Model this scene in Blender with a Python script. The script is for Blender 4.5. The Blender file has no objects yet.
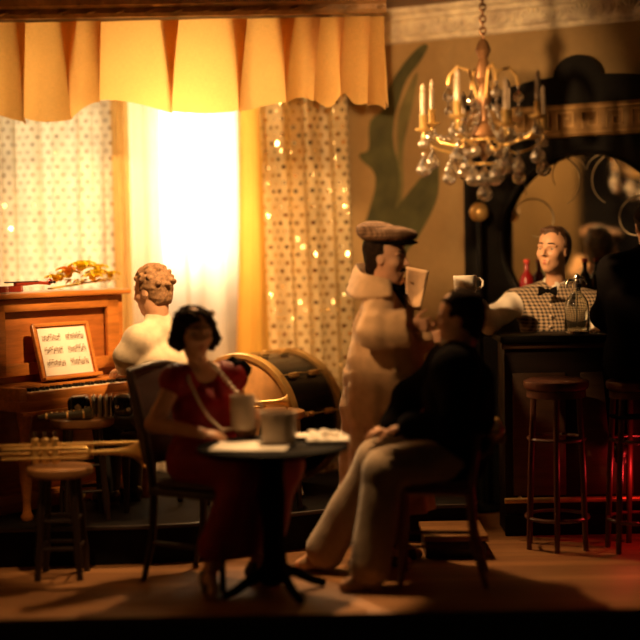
import bpy, bmesh, math, random
import numpy as np
from mathutils import Vector, Matrix, Euler
random.seed(7)
SC = bpy.context.scene
COL = SC.collection
PI = math.pi

# ------------------------------------------------------------------ camera
F_PX = 1400.0
CAM_Z = 1.647
CAM_R = Matrix.Rotation(math.radians(90 - 2.865), 4, 'X') @ Matrix.Rotation(math.radians(-1.0), 4, 'Z')
cam_d = bpy.data.cameras.new('camera')
cam_d.sensor_width = 36.0
cam_d.lens = 36.0 * F_PX / 640.0
cam_d.dof.use_dof = True
cam_d.dof.focus_distance = 7.85
cam_d.dof.aperture_fstop = 0.42
cam_d.clip_end = 60
cam = bpy.data.objects.new('camera', cam_d)
cam.matrix_world = Matrix.Translation((0, 0, CAM_Z)) @ CAM_R
COL.objects.link(cam)
SC.camera = cam


def ray(px, py):
    return (CAM_R.to_3x3() @ Vector(((px - 320) / F_PX, -(py - 320) / F_PX, -1.0)))


def at(px, py, Y):
    d = ray(px, py)
    return Vector((0, 0, CAM_Z)) + d * (Y / d.y)


WP, WW, WN = Vector((0.2, 9.50, 0)), Vector((.875, -.485, 0)).normalized(), Vector((-.485, -.875, 0)).normalized()


def at_wall(px, py, off=0.0):
    o = Vector((0, 0, CAM_Z)); d = ray(px, py)
    p0 = WP + WN * off
    return o + d * ((p0 - o).dot(WN) / d.dot(WN))


# ------------------------------------------------------------------ materials
class NT:
    def __init__(self, name):
        self.m = bpy.data.materials.new(name); self.m.use_nodes = True
        self.t = self.m.node_tree; self.t.nodes.clear()
        self.out = self.n('ShaderNodeOutputMaterial')

    def n(self, typ, ins=None, **props):
        nd = self.t.nodes.new(typ)
        for k, v in props.items():
            setattr(nd, k, v)
        for k, v in (ins or {}).items():
            self.set(nd.inputs[k], v)
        return nd

    def set(self, sock, v):
        if isinstance(v, bpy.types.NodeSocket):
            self.t.links.new(v, sock)
        elif isinstance(v, tuple) and len(v) == 3 and sock.type == 'RGBA':
            sock.default_value = (*v, 1)
        else:
            sock.default_value = v

    def mt(self, op, a, b=0.0, c=None):
        nd = self.n('ShaderNodeMath', {0: a, 1: b}, operation=op)
        if c is not None: self.set(nd.inputs[2], c)
        return nd.outputs[0]

    def mix(self, fac, a, b):
        nd = self.n('ShaderNodeMix', data_type='RGBA')
        self.set(nd.inputs[0], fac); self.set(nd.inputs[6], a); self.set(nd.inputs[7], b)
        return nd.outputs[2]

    def ramp(self, fac, stops):
        nd = self.n('ShaderNodeValToRGB', {0: fac})
        e = nd.color_ramp.elements
        while len(e) < len(stops): e.new(.5)
        for i, (p, c) in enumerate(stops):
            e[i].position = p; e[i].color = (*c, 1) if len(c) == 3 else c
        return nd.outputs[0]

    def coord(self, kind='Object'):
        return self.n('ShaderNodeTexCoord').outputs[kind]

    def noise(self, scale, detail=3, vec=None, rough=.5):
        nd = self.n('ShaderNodeTexNoise', {'Scale': scale, 'Detail': detail, 'Roughness': rough})
        self.set(nd.inputs['Vector'], vec if vec is not None else self.coord())
        return nd.outputs[0]

    def mapv(self, vec, scale=(1, 1, 1), rot=(0, 0, 0)):
        return self.n('ShaderNodeMapping', {'Vector': vec, 'Scale': scale, 'Rotation': rot}).outputs[0]

    def bump(self, h, strength=.3, dist=.01):
        return self.n('ShaderNodeBump', {'Height': h, 'Strength': strength, 'Distance': dist}).outputs[0]

    def bsdf(self, color, rough=.5, metal=0., normal=None, **kw):
        b = self.n('ShaderNodeBsdfPrincipled', {'Base Color': color, 'Roughness': rough, 'Metallic': metal})
        if normal is not None: self.set(b.inputs['Normal'], normal)
        for k, v in kw.items(): self.set(b.inputs[k], v)
        return b.outputs[0]

    def done(self, shader):
        self.t.links.new(shader, self.out.inputs[0]); return self.m


def vary(c, f): return tuple(min(1, x * f) for x in c)


def plain(name, c, rough=.5, metal=0., scale=14, amt=.25, bump=.0, bscale=None, **kw):
    n = NT(name)
    nz = n.noise(scale, 4)
    col = n.ramp(nz, [(.3, vary(c, 1 - amt)), (.7, vary(c, 1 + amt))])
    nor = n.bump(n.noise(bscale or scale * 4, 3), bump, .01) if bump else None
    return n.done(n.bsdf(col, rough, metal, nor, **kw))


def wood(name, c, rough=.35, axis='X', scale=9, amt=.35, coat=.3, spec=.5):
    n = NT(name)
    s = {'X': (.12, 1, 1), 'Y': (1, .12, 1), 'Z': (1, 1, .12)}[axis]
    v = n.mapv(n.coord(), s)
    nz = n.noise(scale * 3, 6, v, .6)
    fine = n.noise(scale * 14, 3, v)
    f = n.mt('ADD', n.mt('MULTIPLY', nz, .75), n.mt('MULTIPLY', fine, .25))
    col = n.ramp(f, [(.32, vary(c, 1 - amt)), (.5, c), (.68, vary(c, 1 + amt))])
    return n.done(n.bsdf(col, rough, 0, n.bump(f, .12, .004), **{'Coat Weight': coat, 'Coat Roughness': .2, 'Specular IOR Level': spec}))


def cloth(name, c, rough=.9, weave=420, amt=.12, bump=.25, sheen=.3, spec=.25):
    n = NT(name)
    co = n.coord()
    wx = n.n('ShaderNodeTexNoise', {'Scale': 18, 'Detail': 4, 'Vector': co}).outputs[0]
    col = n.ramp(wx, [(.3, vary(c, 1 - amt)), (.7, vary(c, 1 + amt))])
    fine = n.noise(weave, 2)
    fold = n.noise(11, 3)
    h = n.mt('ADD', n.mt('MULTIPLY', fine, .12), n.mt('MULTIPLY', fold, .9))
    return n.done(n.bsdf(col, rough, 0, n.bump(h, bump, .03), **{'Sheen Weight': sheen, 'Sheen Roughness': .5, 'Specular IOR Level': spec}))


def check_cloth(name, a, b, cell, mid=None, soft=False):
    n = NT(name)
    sx = n.n('ShaderNodeSeparateXYZ', {0: n.coord()})
    def stripe(o): return n.mt('GREATER_THAN', n.mt('FRACT', n.mt('DIVIDE', o, cell * 2)), .5)
    xx = n.mt('ADD', sx.outputs[0], n.mt('MULTIPLY', sx.outputs[1], .6))
    s = n.mt('ADD', n.mt('MULTIPLY', stripe(xx), .5), n.mt('MULTIPLY', stripe(sx.outputs[2]), .5))
    col = n.ramp(s, [(0.2, a), (.5, mid or tuple((p + q) / 2 for p, q in zip(a, b))), (.8, b)])
    return n.done(n.bsdf(col, .9, 0, n.bump(n.noise(300, 2), .4, .004)))


def drape(name, c, trans=.6, clear=.0, tc=None, rough=.8, weave=False, sheen=.2):
    """thin cloth: diffuse on both sides, part of the light passes through it"""
    n = NT(name)
    nz = n.noise(9, 4)
    col = n.ramp(nz, [(.3, vary(c, .9)), (.7, vary(c, 1.08))])
    nor = None
    if weave:
        uv = n.coord('UV')
        w1 = n.n('ShaderNodeTexNoise', {'Scale': 1.0, 'Detail': 2, 'Vector': n.mapv(uv, (420, 30, 1))}).outputs[0]
        w2 = n.n('ShaderNodeTexNoise', {'Scale': 1.0, 'Detail': 2, 'Vector': n.mapv(uv, (30, 420, 1))}).outputs[0]
        w = n.mt('MULTIPLY', n.mt('ADD', w1, w2), .5)
        col = n.mix(n.ramp(w, [(.4, (0, 0, 0)), (.62, (1, 1, 1))]), col, vary(c, .6))
        nor = n.bump(w, .5, .004)
    d = n.bsdf(col, rough, 0, nor, **{'Sheen Weight': sheen})
    t = n.n('ShaderNodeBsdfTranslucent', {0: tc or col}).outputs[0]
    s = n.n('ShaderNodeMixShader', {0: trans, 1: d, 2: t}).outputs[0]
    if clear:
        s = n.n('ShaderNodeMixShader', {0: clear, 1: s, 2: n.n('ShaderNodeBsdfTransparent').outputs[0]}).outputs[0]
    return n.done(s)


def sequin_drape(name, c, trans, clear, spacing, rad, dot_c=(.75, .6, .35)):
    n = NT(name)
    sx = n.n('ShaderNodeSeparateXYZ', {0: n.coord('UV')})
    v = n.mt('DIVIDE', sx.outputs[1], spacing * .8)
    row = n.mt('FLOOR', v)
    u = n.mt('ADD', n.mt('DIVIDE', sx.outputs[0], spacing), n.mt('MULTIPLY', n.mt('MODULO', row, 2.0), .5))
    fu = n.mt('SUBTRACT', n.mt('FRACT', u), .5); fv = n.mt('MULTIPLY', n.mt('SUBTRACT', n.mt('FRACT', v), .5), .8)
    r2 = n.mt('ADD', n.mt('MULTIPLY', fu, fu), n.mt('MULTIPLY', fv, fv))
    dot = n.mt('LESS_THAN', r2, (rad / spacing) ** 2)
    cell = n.n('ShaderNodeCombineXYZ', {0: n.mt('FLOOR', u), 1: row, 2: 0.0}).outputs[0]
    wn = n.n('ShaderNodeTexWhiteNoise', {'Vector': cell}, noise_dimensions='3D').outputs[1]
    off = n.n('ShaderNodeVectorMath', {0: wn, 1: (.5, .5, .5)}, operation='SUBTRACT').outputs[0]
    off = n.n('ShaderNodeVectorMath', {0: off, 3: .9}, operation='SCALE').outputs[0]
    geo = n.n('ShaderNodeNewGeometry').outputs['Normal']
    nor = n.n('ShaderNodeVectorMath', {0: geo, 1: off}, operation='ADD').outputs[0]
    nor = n.n('ShaderNodeVectorMath', {0: nor}, operation='NORMALIZE').outputs[0]
    col = n.ramp(n.noise(8, 4), [(.3, vary(c, .85)), (.7, vary(c, 1.1))])
    d = n.bsdf(col, .7)
    t = n.n('ShaderNodeBsdfTranslucent', {0: col}).outputs[0]
    s = n.n('ShaderNodeMixShader', {0: trans, 1: d, 2: t}).outputs[0]
    if clear:
        s = n.n('ShaderNodeMixShader', {0: clear, 1: s, 2: n.n('ShaderNodeBsdfTransparent').outputs[0]}).outputs[0]
    g = n.bsdf(dot_c, .22, 1.0, nor)
    return n.done(n.n('ShaderNodeMixShader', {0: dot, 1: s, 2: g}).outputs[0])


def glassy(name, c=(1, 1, 1), rough=.02, ior=1.45):
    n = NT(name)
    g = n.n('ShaderNodeBsdfGlass', {0: c, 'Roughness': rough, 'IOR': ior}).outputs[0]
    return n.done(g)


# ------------------------------------------------------------------ objects
def link(o, parent=None):
    COL.objects.link(o)
    if parent is not None: o.parent = parent
    return o


def tag(o, label=None, cat=None, group=None, kind=None):
    if label: o['label'] = label
    if cat: o['category'] = cat
    if group: o['group'] = group
    if kind: o['kind'] = kind
    return o


def thing(name, label, cat, loc=(0, 0, 0), rz=0., group=None):
    o = bpy.data.objects.new(name, None); o.empty_display_size = .05
    link(o); o.location = loc; o.rotation_euler = (0, 0, rz)
    return tag(o, label, cat, group)


def copy_thing(r, loc, rz, label=None, name=None):
    def cp(o, par):
        c = o.copy(); COL.objects.link(c)
        if par is not None: c.parent = par
        for ch in list(o.children): cp(ch, c)
        return c
    c = cp(r, None)
    c.location = loc; c.rotation_euler = (0, 0, rz)
    if label: c['label'] = label
    return c


class MB:
    """collects shapes into one mesh"""
    def __init__(self): self.v = []; self.f = []; self.uv = None

    def raw(self, vs, fs, M=None):
        o = len(self.v)
        for p in vs:
            p = Vector(p)
            self.v.append(tuple(M @ p if M is not None else p))
        self.f += [tuple(i + o for i in q) for q in fs]
        return self

    def box(self, c, size, bev=.004, rot=(0, 0, 0), M=None, seg=2):
        bm = bmesh.new(); bmesh.ops.create_cube(bm, size=1)
        bmesh.ops.scale(bm, vec=size, verts=bm.verts)
        b = min(bev, min(size) * .45)
        if b > 0: bmesh.ops.bevel(bm, geom=bm.edges[:], offset=b, segments=seg, affect='EDGES', profile=.5)
        T = Matrix.Translation(c) @ Euler(rot).to_matrix().to_4x4()
        if M is not None: T = M @ T
        bm.verts.index_update()
        self.raw([v.co for v in bm.verts], [[v.index for v in f.verts] for f in bm.faces], T); bm.free()
        return self

    def tube(self, pts, rad, seg=12, cap=True, M=None, closed=False):
        pts = [Vector(p) for p in pts]; n = len(pts)
        if not hasattr(rad, '__len__'): rad = [rad] * n
        vs = []; fs = []; prev = None
        for i, p in enumerate(pts):
            a = pts[i - 1] if (i > 0 or closed) else p
            b = pts[(i + 1) % n] if (i < n - 1 or closed) else p
            t = (b - a)
            if t.length < 1e-9: t = Vector((0, 0, 1))
            t.normalize()
            if prev is None:
                x = t.orthogonal().normalized()
            else:
                x = prev - t * prev.dot(t)
                if x.length < 1e-6: x = t.orthogonal()
                x.normalize()
            prev = x; y = t.cross(x)
            for k in range(seg):
                an = 2 * PI * k / seg
                vs.append(p + (x * math.cos(an) + y * math.sin(an)) * rad[i])
        m = n if closed else n - 1
        for i in range(m):
            j = (i + 1) % n
            for k in range(seg):
                k2 = (k + 1) % seg
                fs.append((i * seg + k, i * seg + k2, j * seg + k2, j * seg + k))
        if cap and not closed:
            fs.append(tuple(range(seg))[::-1]); fs.append(tuple((n - 1) * seg + k for k in range(seg)))
        return self.raw(vs, fs, M)

    def lathe(self, prof, seg=24, c=(0, 0, 0), M=None):
        vs = []; fs = []; n = len(prof)
        for r, z in prof:
            for k in range(seg):
                an = 2 * PI * k / seg
                vs.append((c[0] + max(r, 1e-4) * math.cos(an), c[1] + max(r, 1e-4) * math.sin(an), c[2] + z))
        for i in range(n - 1):
            for k in range(seg):
                k2 = (k + 1) % seg
                fs.append((i * seg + k, i * seg + k2, (i + 1) * seg + k2, (i + 1) * seg + k))
        fs.append(tuple(range(seg))[::-1]); fs.append(tuple((n - 1) * seg + k for k in range(seg)))
        return self.raw(vs, fs, M)

    def ball(self, c, r, seg=16, sc=(1, 1, 1), M=None):
        m = 10; vs = []; fs = []
        for i in range(m + 1):
            th = PI * i / m
            for k in range(seg):
                an = 2 * PI * k / seg
                q = max(math.sin(th), 1e-3)
                vs.append((c[0] + r * sc[0] * q * math.cos(an), c[1] + r * sc[1] * q * math.sin(an), c[2] - r * sc[2] * math.cos(th)))
        for i in range(m):
            for k in range(seg):
                k2 = (k + 1) % seg
                fs.append((i * seg + k, i * seg + k2, (i + 1) * seg + k2, (i + 1) * seg + k))
        return self.raw(vs, fs, M)

    def prism(self, outline, t, M=None):
        """outline in local XZ, thickness t along +Y"""
        n = len(outline)
        vs = [(x, 0, z) for x, z in outline] + [(x, t, z) for x, z in outline]
        fs = [tuple(range(n)), tuple(range(2 * n - 1, n - 1, -1))]
        fs += [(i, i + n, (i + 1) % n + n, (i + 1) % n) for i in range(n)]
        return self.raw(vs, fs, M)

    def grid(self, fn, nu, nv, uvfn=None, M=None):
        vs = [fn(i / nu, j / nv) for j in range(nv + 1) for i in range(nu + 1)]
        fs = [(j * (nu + 1) + i, j * (nu + 1) + i + 1, (j + 1) * (nu + 1) + i + 1, (j + 1) * (nu + 1) + i)
              for j in range(nv) for i in range(nu)]
        if uvfn: self.uv = [uvfn(i / nu, j / nv) for j in range(nv + 1) for i in range(nu + 1)]
        return self.raw(vs, fs, M)

    def build(self, name, mat, parent=None, smooth=True, origin=None, recalc=True, ang=40):
        me = bpy.data.meshes.new(name)
        vs = self.v
        if origin is not None:
            o = Vector(origin); vs = [tuple(Vector(p) - o) for p in vs]
        me.from_pydata(vs, [], self.f)
        if recalc:
            bm = bmesh.new(); bm.from_mesh(me); bmesh.ops.recalc_face_normals(bm, faces=bm.faces[:]); bm.to_mesh(me); bm.free()
        if self.uv:
            l = me.uv_layers.new(name='UVMap')
            for lp in me.loops: l.data[lp.index].uv = self.uv[lp.vertex_index]
        me.materials.append(mat)
        if smooth:
            me.shade_smooth()
            try: me.set_sharp_from_angle(angle=math.radians(ang))
            except Exception: pass
        ob = bpy.data.objects.new(name, me)
        if origin is not None: ob.location = origin
        return link(ob, parent)


# ------------------------------------------------------------------ organic shapes: distance fields turned into meshes
class Field:
    def __init__(self, lo, hi, h=.006):
        self.lo = np.array(lo, float); self.h = h
        self.n = np.ceil((np.array(hi, float) - self.lo) / h).astype(int) + 1
        self.d = np.full(self.n, 10.0, np.float32)

    def _win(self, lo, hi):
        a = np.clip(np.floor((np.array(lo) - self.lo) / self.h).astype(int), 0, self.n - 1)
        b = np.clip(np.ceil((np.array(hi) - self.lo) / self.h).astype(int) + 1, 1, self.n)
        sl = tuple(slice(int(p), int(max(q, p + 1))) for p, q in zip(a, b))
        g = [(self.lo[i] + self.h * np.arange(sl[i].start, sl[i].stop)).astype(np.float32) for i in range(3)]
        return sl, g[0][:, None, None], g[1][None, :, None], g[2][None, None, :]

    def _mrg(self, sl, b, k, op):
        a = self.d[sl]
        if op == 'add':
            if k <= 0: r = np.minimum(a, b)
            else:
                t = np.clip(.5 + .5 * (a - b) / k, 0, 1); r = a * (1 - t) + b * t - k * t * (1 - t)
        else:  # sub
            b = -b
            if k <= 0: r = np.maximum(a, b)
            else:
                t = np.clip(.5 - .5 * (a - b) / k, 0, 1); r = a * (1 - t) + b * t + k * t * (1 - t)
        self.d[sl] = r

    def cap(self, a, b, ra, rb=None, k=.02, op='add'):
        rb = ra if rb is None else rb
        a = np.array(a, float); b = np.array(b, float); m = max(ra, rb) + k + 3 * self.h
        sl, X, Y, Z = self._win(np.minimum(a, b) - m, np.maximum(a, b) + m)
        ba = b - a; bb = max(float(ba @ ba), 1e-9)
        px, py, pz = X - a[0], Y - a[1], Z - a[2]
        t = np.clip((px * ba[0] + py * ba[1] + pz * ba[2]) / bb, 0, 1)
        d = np.sqrt((px - ba[0] * t) ** 2 + (py - ba[1] * t) ** 2 + (pz - ba[2] * t) ** 2) - (ra + (rb - ra) * t)
        self._mrg(sl, d, k, op); return self

    def chain(self, pts, rs, k=.02, op='add'):
        for i in range(len(pts) - 1): self.cap(pts[i], pts[i + 1], rs[i], rs[i + 1], k, op)
        return self

    def ell(self, c, r, ax=None, k=.02, op='add'):
        """ellipsoid; ax = three unit axes"""
        c = np.array(c, float); m = max(r) + k + 3 * self.h
        sl, X, Y, Z = self._win(c - m, c + m)
        px, py, pz = X - c[0], Y - c[1], Z - c[2]
        ax = ax or ((1, 0, 0), (0, 1, 0), (0, 0, 1))
        q = [px * a[0] + py * a[1] + pz * a[2] for a in ax]
        k0 = np.sqrt(sum((q[i] / r[i]) ** 2 for i in range(3))); k1 = np.sqrt(sum((q[i] / r[i] ** 2) ** 2 for i in range(3)))
        d = k0 * (k0 - 1) / np.maximum(k1, 1e-6)
        self._mrg(sl, d.astype(np.float32), k, op); return self

    def box(self, c, hs, ax=None, r=.01, k=.01, op='add'):
        c = np.array(c, float); m = float(np.linalg.norm(hs)) + k + 3 * self.h
        sl, X, Y, Z = self._win(c - m, c + m)
        px, py, pz = X - c[0], Y - c[1], Z - c[2]
        ax = ax or ((1, 0, 0), (0, 1, 0), (0, 0, 1))
        q = [np.abs(px * a[0] + py * a[1] + pz * a[2]) - (hs[i] - r) for i, a in enumerate(ax)]
        o = np.sqrt(sum(np.maximum(t, 0) ** 2 for t in q))
        d = o + np.minimum(np.maximum(np.maximum(q[0], q[1]), q[2]), 0) - r
        self._mrg(sl, d.astype(np.float32), k, op); return self

    def econe(self, a, b, ra, rb, k=.02, op='add', yaw=0.):
        """upright elliptical tapered column from a (bottom) to b (top); ra, rb = (rx, ry)"""
        a = np.array(a, float); b = np.array(b, float); m = max(ra + rb) + k + 3 * self.h
        sl, X, Y, Z = self._win(np.minimum(a, b) - m, np.maximum(a, b) + m)
        t = np.clip((Z - a[2]) / (b[2] - a[2]), 0, 1)
        dx = X - (a[0] + (b[0] - a[0]) * t); dy = Y - (a[1] + (b[1] - a[1]) * t)
        c, s = math.cos(yaw), math.sin(yaw)
        ex, ey = dx * c + dy * s, -dx * s + dy * c
        rx = ra[0] + (rb[0] - ra[0]) * t; ry = ra[1] + (rb[1] - ra[1]) * t
        k0 = np.sqrt((ex / rx) ** 2 + (ey / ry) ** 2)
        d2 = (k0 - 1) * np.minimum(rx, ry)
        dz = np.maximum(a[2] - Z, Z - b[2])
        d = np.maximum(d2, dz + 0 * d2)
        self._mrg(sl, d.astype(np.float32), k, op); return self

    def wob(self, amp, scale, seed=0, lo=None, hi=None):
        rng = np.random.RandomState(seed)
        sl, X, Y, Z = self._win(lo if lo is not None else self.lo, hi if hi is not None else self.lo + self.h * self.n)
        acc = 0
        for i in range(6):
            w = rng.normal(size=3) * scale; ph = rng.uniform(0, 6.28)
            acc = acc + np.sin(X * w[0] + Y * w[1] + Z * w[2] + ph)
        self.d[sl] += (acc * amp / 2.4).astype(np.float32); return self

    def mesh(self):
        D = self.d; D = np.pad(D, 1, constant_values=10.0)
        S = D < 0
        nx, ny, nz = [s - 1 for s in D.shape]
        cnt = np.zeros((nx, ny, nz), np.int8)
        for i in (0, 1):
            for j in (0, 1):
                for k in (0, 1): cnt += S[i:i + nx, j:j + ny, k:k + nz]
        act = (cnt > 0) & (cnt < 8)
        idx = np.argwhere(act)
        vid = np.full(act.shape, -1, np.int64); vid[act] = np.arange(len(idx))
        acc = np.zeros((len(idx), 3)); num = np.zeros(len(idx))
        cn = [(i, j, k) for i in (0, 1) for j in (0, 1) for k in (0, 1)]
        vals = {c: D[idx[:, 0] + c[0], idx[:, 1] + c[1], idx[:, 2] + c[2]] for c in cn}
        for c in cn:
            for a in range(3):
                if c[a] == 0:
                    e = list(c); e[a] = 1; e = tuple(e)
                    v0, v1 = vals[c], vals[e]
                    x = (v0 < 0) != (v1 < 0)
                    t = np.where(x, v0 / np.where(x, v0 - v1, 1), 0)
                    p = np.tile(np.array(c, float), (len(idx), 1)); p[:, a] = t
                    acc[x] += p[x]; num[x] += 1
        V = (idx - 1 + acc / num[:, None]) * self.h + self.lo
        Q = []
        for a in range(3):
            b, c = (a + 1) % 3, (a + 2) % 3
            s0 = [slice(None)] * 3; s1 = [slice(None)] * 3
            s0[a] = slice(0, -1); s1[a] = slice(1, None)
            A, B = S[tuple(s0)], S[tuple(s1)]
            x = np.argwhere(A != B)
            x = x[(x[:, b] > 0) & (x[:, c] > 0) & (x[:, b] < D.shape[b] - 1) & (x[:, c] < D.shape[c] - 1)]
            sg = A[x[:, 0], x[:, 1], x[:, 2]]
            def g(db, dc):
                y = x.copy(); y[:, b] -= db; y[:, c] -= dc
                return vid[y[:, 0], y[:, 1], y[:, 2]]
            q = np.stack([g(1, 1), g(0, 1), g(0, 0), g(1, 0)], 1)
            q[~sg] = q[~sg][:, ::-1]
            Q.append(q)
        return V, np.concatenate(Q)

    def build(self, name, mat, parent=None, origin=(0, 0, 0), keep=None):
        V, Q = self.mesh()
        # keep only pieces of a fair size
        lab = np.arange(len(V))
        while True:
            m = lab[Q].min(1); new = lab.copy()
            for k in range(4): np.minimum.at(new, Q[:, k], m)
            new = new[new]
            if (new == lab).all(): break
            lab = new
        cnt = np.bincount(lab, minlength=len(V)); ok = cnt[lab] >= max(60, .03 * cnt.max())
        Q = Q[ok[Q[:, 0]]]; remap = np.cumsum(ok) - 1; V = V[ok]; Q = remap[Q]
        me = bpy.data.meshes.new(name)
        V = V - np.array(origin)
        me.vertices.add(len(V)); me.vertices.foreach_set('co', V.astype(np.float32).ravel())
        me.loops.add(Q.size); me.loops.foreach_set('vertex_index', Q.astype(np.int32).ravel())
        me.polygons.add(len(Q)); me.polygons.foreach_set('loop_start', np.arange(0, Q.size, 4, dtype=np.int32))
        me.update(calc_edges=True); me.validate()
        # smooth once along the surface
        bm = bmesh.new(); bm.from_mesh(me)
        bmesh.ops.smooth_vert(bm, verts=bm.verts[:], factor=.5, use_axis_x=True, use_axis_y=True, use_axis_z=True)
        bm.to_mesh(me); bm.free()
        me.materials.append(mat); me.shade_smooth()
        ob = bpy.data.objects.new(name, me)
        link(ob, parent)
        if parent is None: ob.location = origin
        return ob


def V3(*a): return Vector(a)
# ------------------------------------------------------------------ people
def basis(f, roll=0.):
    f = Vector(f).normalized(); u = Vector((0, 0, 1)); r = f.cross(u).normalized(); u = r.cross(f).normalized()
    if roll:
        R = Matrix.Rotation(roll, 3, f); r = R @ r; u = R @ u
    return r, f, u


class Head:
    def __init__(s, c, f, H, roll=0.): s.c = Vector(c); s.H = H; s.r, s.f, s.u = basis(f, roll); s.ax = (tuple(s.r), tuple(s.f), tuple(s.u))
    def p(s, side, fw, up): return s.c + (s.r * side + s.f * fw + s.u * up) * s.H
    def R(s, *r): return tuple(x * s.H for x in r)


def add_head(F, h, jaw=1.0):
    H = h.H
    F.ell(h.p(0, -.06, .15), h.R(.325, .395, .35), h.ax, .02)
    F.ell(h.p(0, .06, -.17), h.R(.25 * jaw, .27, .325), h.ax, .05 * H / .25)
    F.ell(h.p(0, .19, -.40), h.R(.11 * jaw, .10, .085), h.ax, .03)           # chin
    for s in (-1, 1):
        F.ell(h.p(.16 * s, .22, -.10), h.R(.09, .09, .08), h.ax, .03)        # cheeks
        F.ell(h.p(.14 * s, .375, .01), h.R(.085, .07, .055), h.ax, .012, 'sub')
        F.cap(h.p(.06 * s, .345, .085), h.p(.22 * s, .285, .08), .022 * H, .018 * H, .012)
        F.ell(h.p(.315 * s, -.03, -.04), h.R(.03, .075, .105), h.ax, .008)   # ears
        F.ell(h.p(.342 * s, -.01, -.04), h.R(.016, .04, .06), h.ax, .004, 'sub')
    F.cap(h.p(0, .335, .05), h.p(0, .43, -.115), .028 * H, .045 * H, .012)    # nose
    for s in (-1, 1): F.cap(h.p(.05 * s, .36, -.125), h.p(.05 * s, .37, -.12), .033 * H, .03 * H, .008)
    F.cap(h.p(-.075, .315, -.25), h.p(.075, .315, -.25), .026 * H, .026 * H, .008)
    F.cap(h.p(-.06, .31, -.305), h.p(.06, .31, -.305), .028 * H, .028 * H, .008)


def face_parts(h, body, org, brow_m, lip_m=None, moustache=None, eye_m=None):
    org = Vector(org)
    for s in (-1, 1):
        b = MB().ball(h.p(.14 * s, .262, .01) - org, .055 * h.H, 14)
        e = b.build('eye', eye_m or M['eye_white'], body)
        b = MB().ball(h.p(.14 * s + .0, .304, .01) - org, .022 * h.H, 12)
        b.build('iris', M['eye_dark'], e)
        pts = [h.p((.05 + .05 * i) * s, .352 - .018 * i - (.012 if i == 3 else 0), .095 + (.02, .035, .035, .015)[i]) - org for i in range(4)]
        MB().tube(pts, [.014 * h.H, .019 * h.H, .017 * h.H, .008 * h.H], 8).build('eyebrow', brow_m, body)
    if lip_m:
        b = MB()
        b.tube([h.p(x, .335 - abs(x) * .35, -.252 + (.012 if abs(x) in (.03,) else 0)) - org for x in (-.085, -.03, 0, .03, .085)], [x * h.H for x in (.006, .02, .018, .02, .006)], 8)
        b.tube([h.p(x, .33 - abs(x) * .35, -.298) - org for x in (-.07, -.03, 0, .03, .07)], [x * h.H for x in (.006, .022, .026, .022, .006)], 8)
        b.build('lips', lip_m, body)
    if moustache:
        b = MB()
        b.tube([h.p(x, .365 - abs(x) * .5, -.205 - abs(x) * .35) - org for x in (-.13, -.08, -.03, 0, .03, .08, .13)], [v * h.H for v in (.008, .03, .034, .026, .034, .03, .008)], 8)
        b.build('moustache', moustache, body)


def add_hand(F, w, d, n, th, L=.17, curl=.5, rmin=.0072, thumb_curl=.4, straight=0):
    """w wrist, d towards the fingers, n palm normal, th towards the thumb"""
    w = Vector(w); d = Vector(d).normalized(); n = Vector(n); n = (n - d * n.dot(d)).normalized()
    s = d.cross(n); s = s if s.dot(Vector(th)) > 0 else -s
    ax = (tuple(d), tuple(s), tuple(n))
    F.box(w + d * .26 * L, (.26 * L, .205 * L, .075 * L), ax, .06 * L, .012)
    F.cap(w - d * .05 * L, w + d * .1 * L, .125 * L, .13 * L, .015)
    for i, (o, ln) in enumerate(((.17, .40), (.058, .45), (-.055, .41), (-.16, .32))):
        p = w + d * (.47 - .03 * abs(i - 1)) * L + s * o * L
        dd = (d + s * (o * .9)).normalized(); a = curl * (.55, .5, .6, .7)[i]
        r = max(.046 * L, rmin)
        for seg, (fr, ben) in enumerate(((.46, .6), (.32, 1.), (.22, .8))):
            R = Matrix.Rotation(a * ben * 1.6 if seg else a * .8, 3, dd.cross(n))
            dd = (R @ dd).normalized()
            q = p + dd * ln * L * fr
            F.cap(p, q, r, r * .92, .003); p = q; r *= .93
    p = w + d * .12 * L + s * .15 * L
    dd = (d * .7 + s * .75 + n * .25).normalized()
    r = max(.056 * L, rmin)
    for fr in (.24, .2, .15):
        q = p + dd * fr * L
        F.cap(p, q, r, r * .9, .006); p = q; r *= .9
        dd = (dd + (d * .5 + n * .45 - s * .35) * thumb_curl).normalized()


def torso(F, J, e=0., k=.04):
    w = J.get('w', 1.); sv = (J['shR'] - J['shL']).normalized(); P, C, N = J['pel'], J['chest'], J['neck']
    F.cap(P - sv * .07 * w, P + sv * .07 * w, .105 * w + e, None, k)
    for s in (-1, 1):
        F.cap(P + sv * .06 * w * s, C + sv * .075 * w * s, .085 * w + e, .095 * w + e, k)
    F.cap(C - sv * .07 * w, C + sv * .07 * w, .105 * w + e, None, k)
    F.cap(J['shL'], J['shR'], .055 * w + e, None, k)
    for s in ('shL', 'shR'): F.cap(N, J[s], .045 + e * .8, .05 + e, k)


def arm(F, J, s, e=0., end=1., k=.02, ra=.047, rb=.04, rc=.027):
    a, b, c = J['sh' + s], J['el' + s], J['wr' + s]
    F.cap(a, b, ra + e, rb + e, k); F.cap(b, b + (c - b) * end, rb + e * .9, rc + (rb - rc) * (1 - end) + e * .9, k)


def leg(F, J, s, e=0., end=1., k=.025, ra=.085, rb=.06, rc=.038):
    a, b, c = J['hip' + s], J['kn' + s], J['an' + s]
    F.cap(a, b, ra + e, rb + e, k); F.cap(b, b + (c - b) * end, rb + e, rc + (rb - rc) * (1 - end) + e, k)


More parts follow.
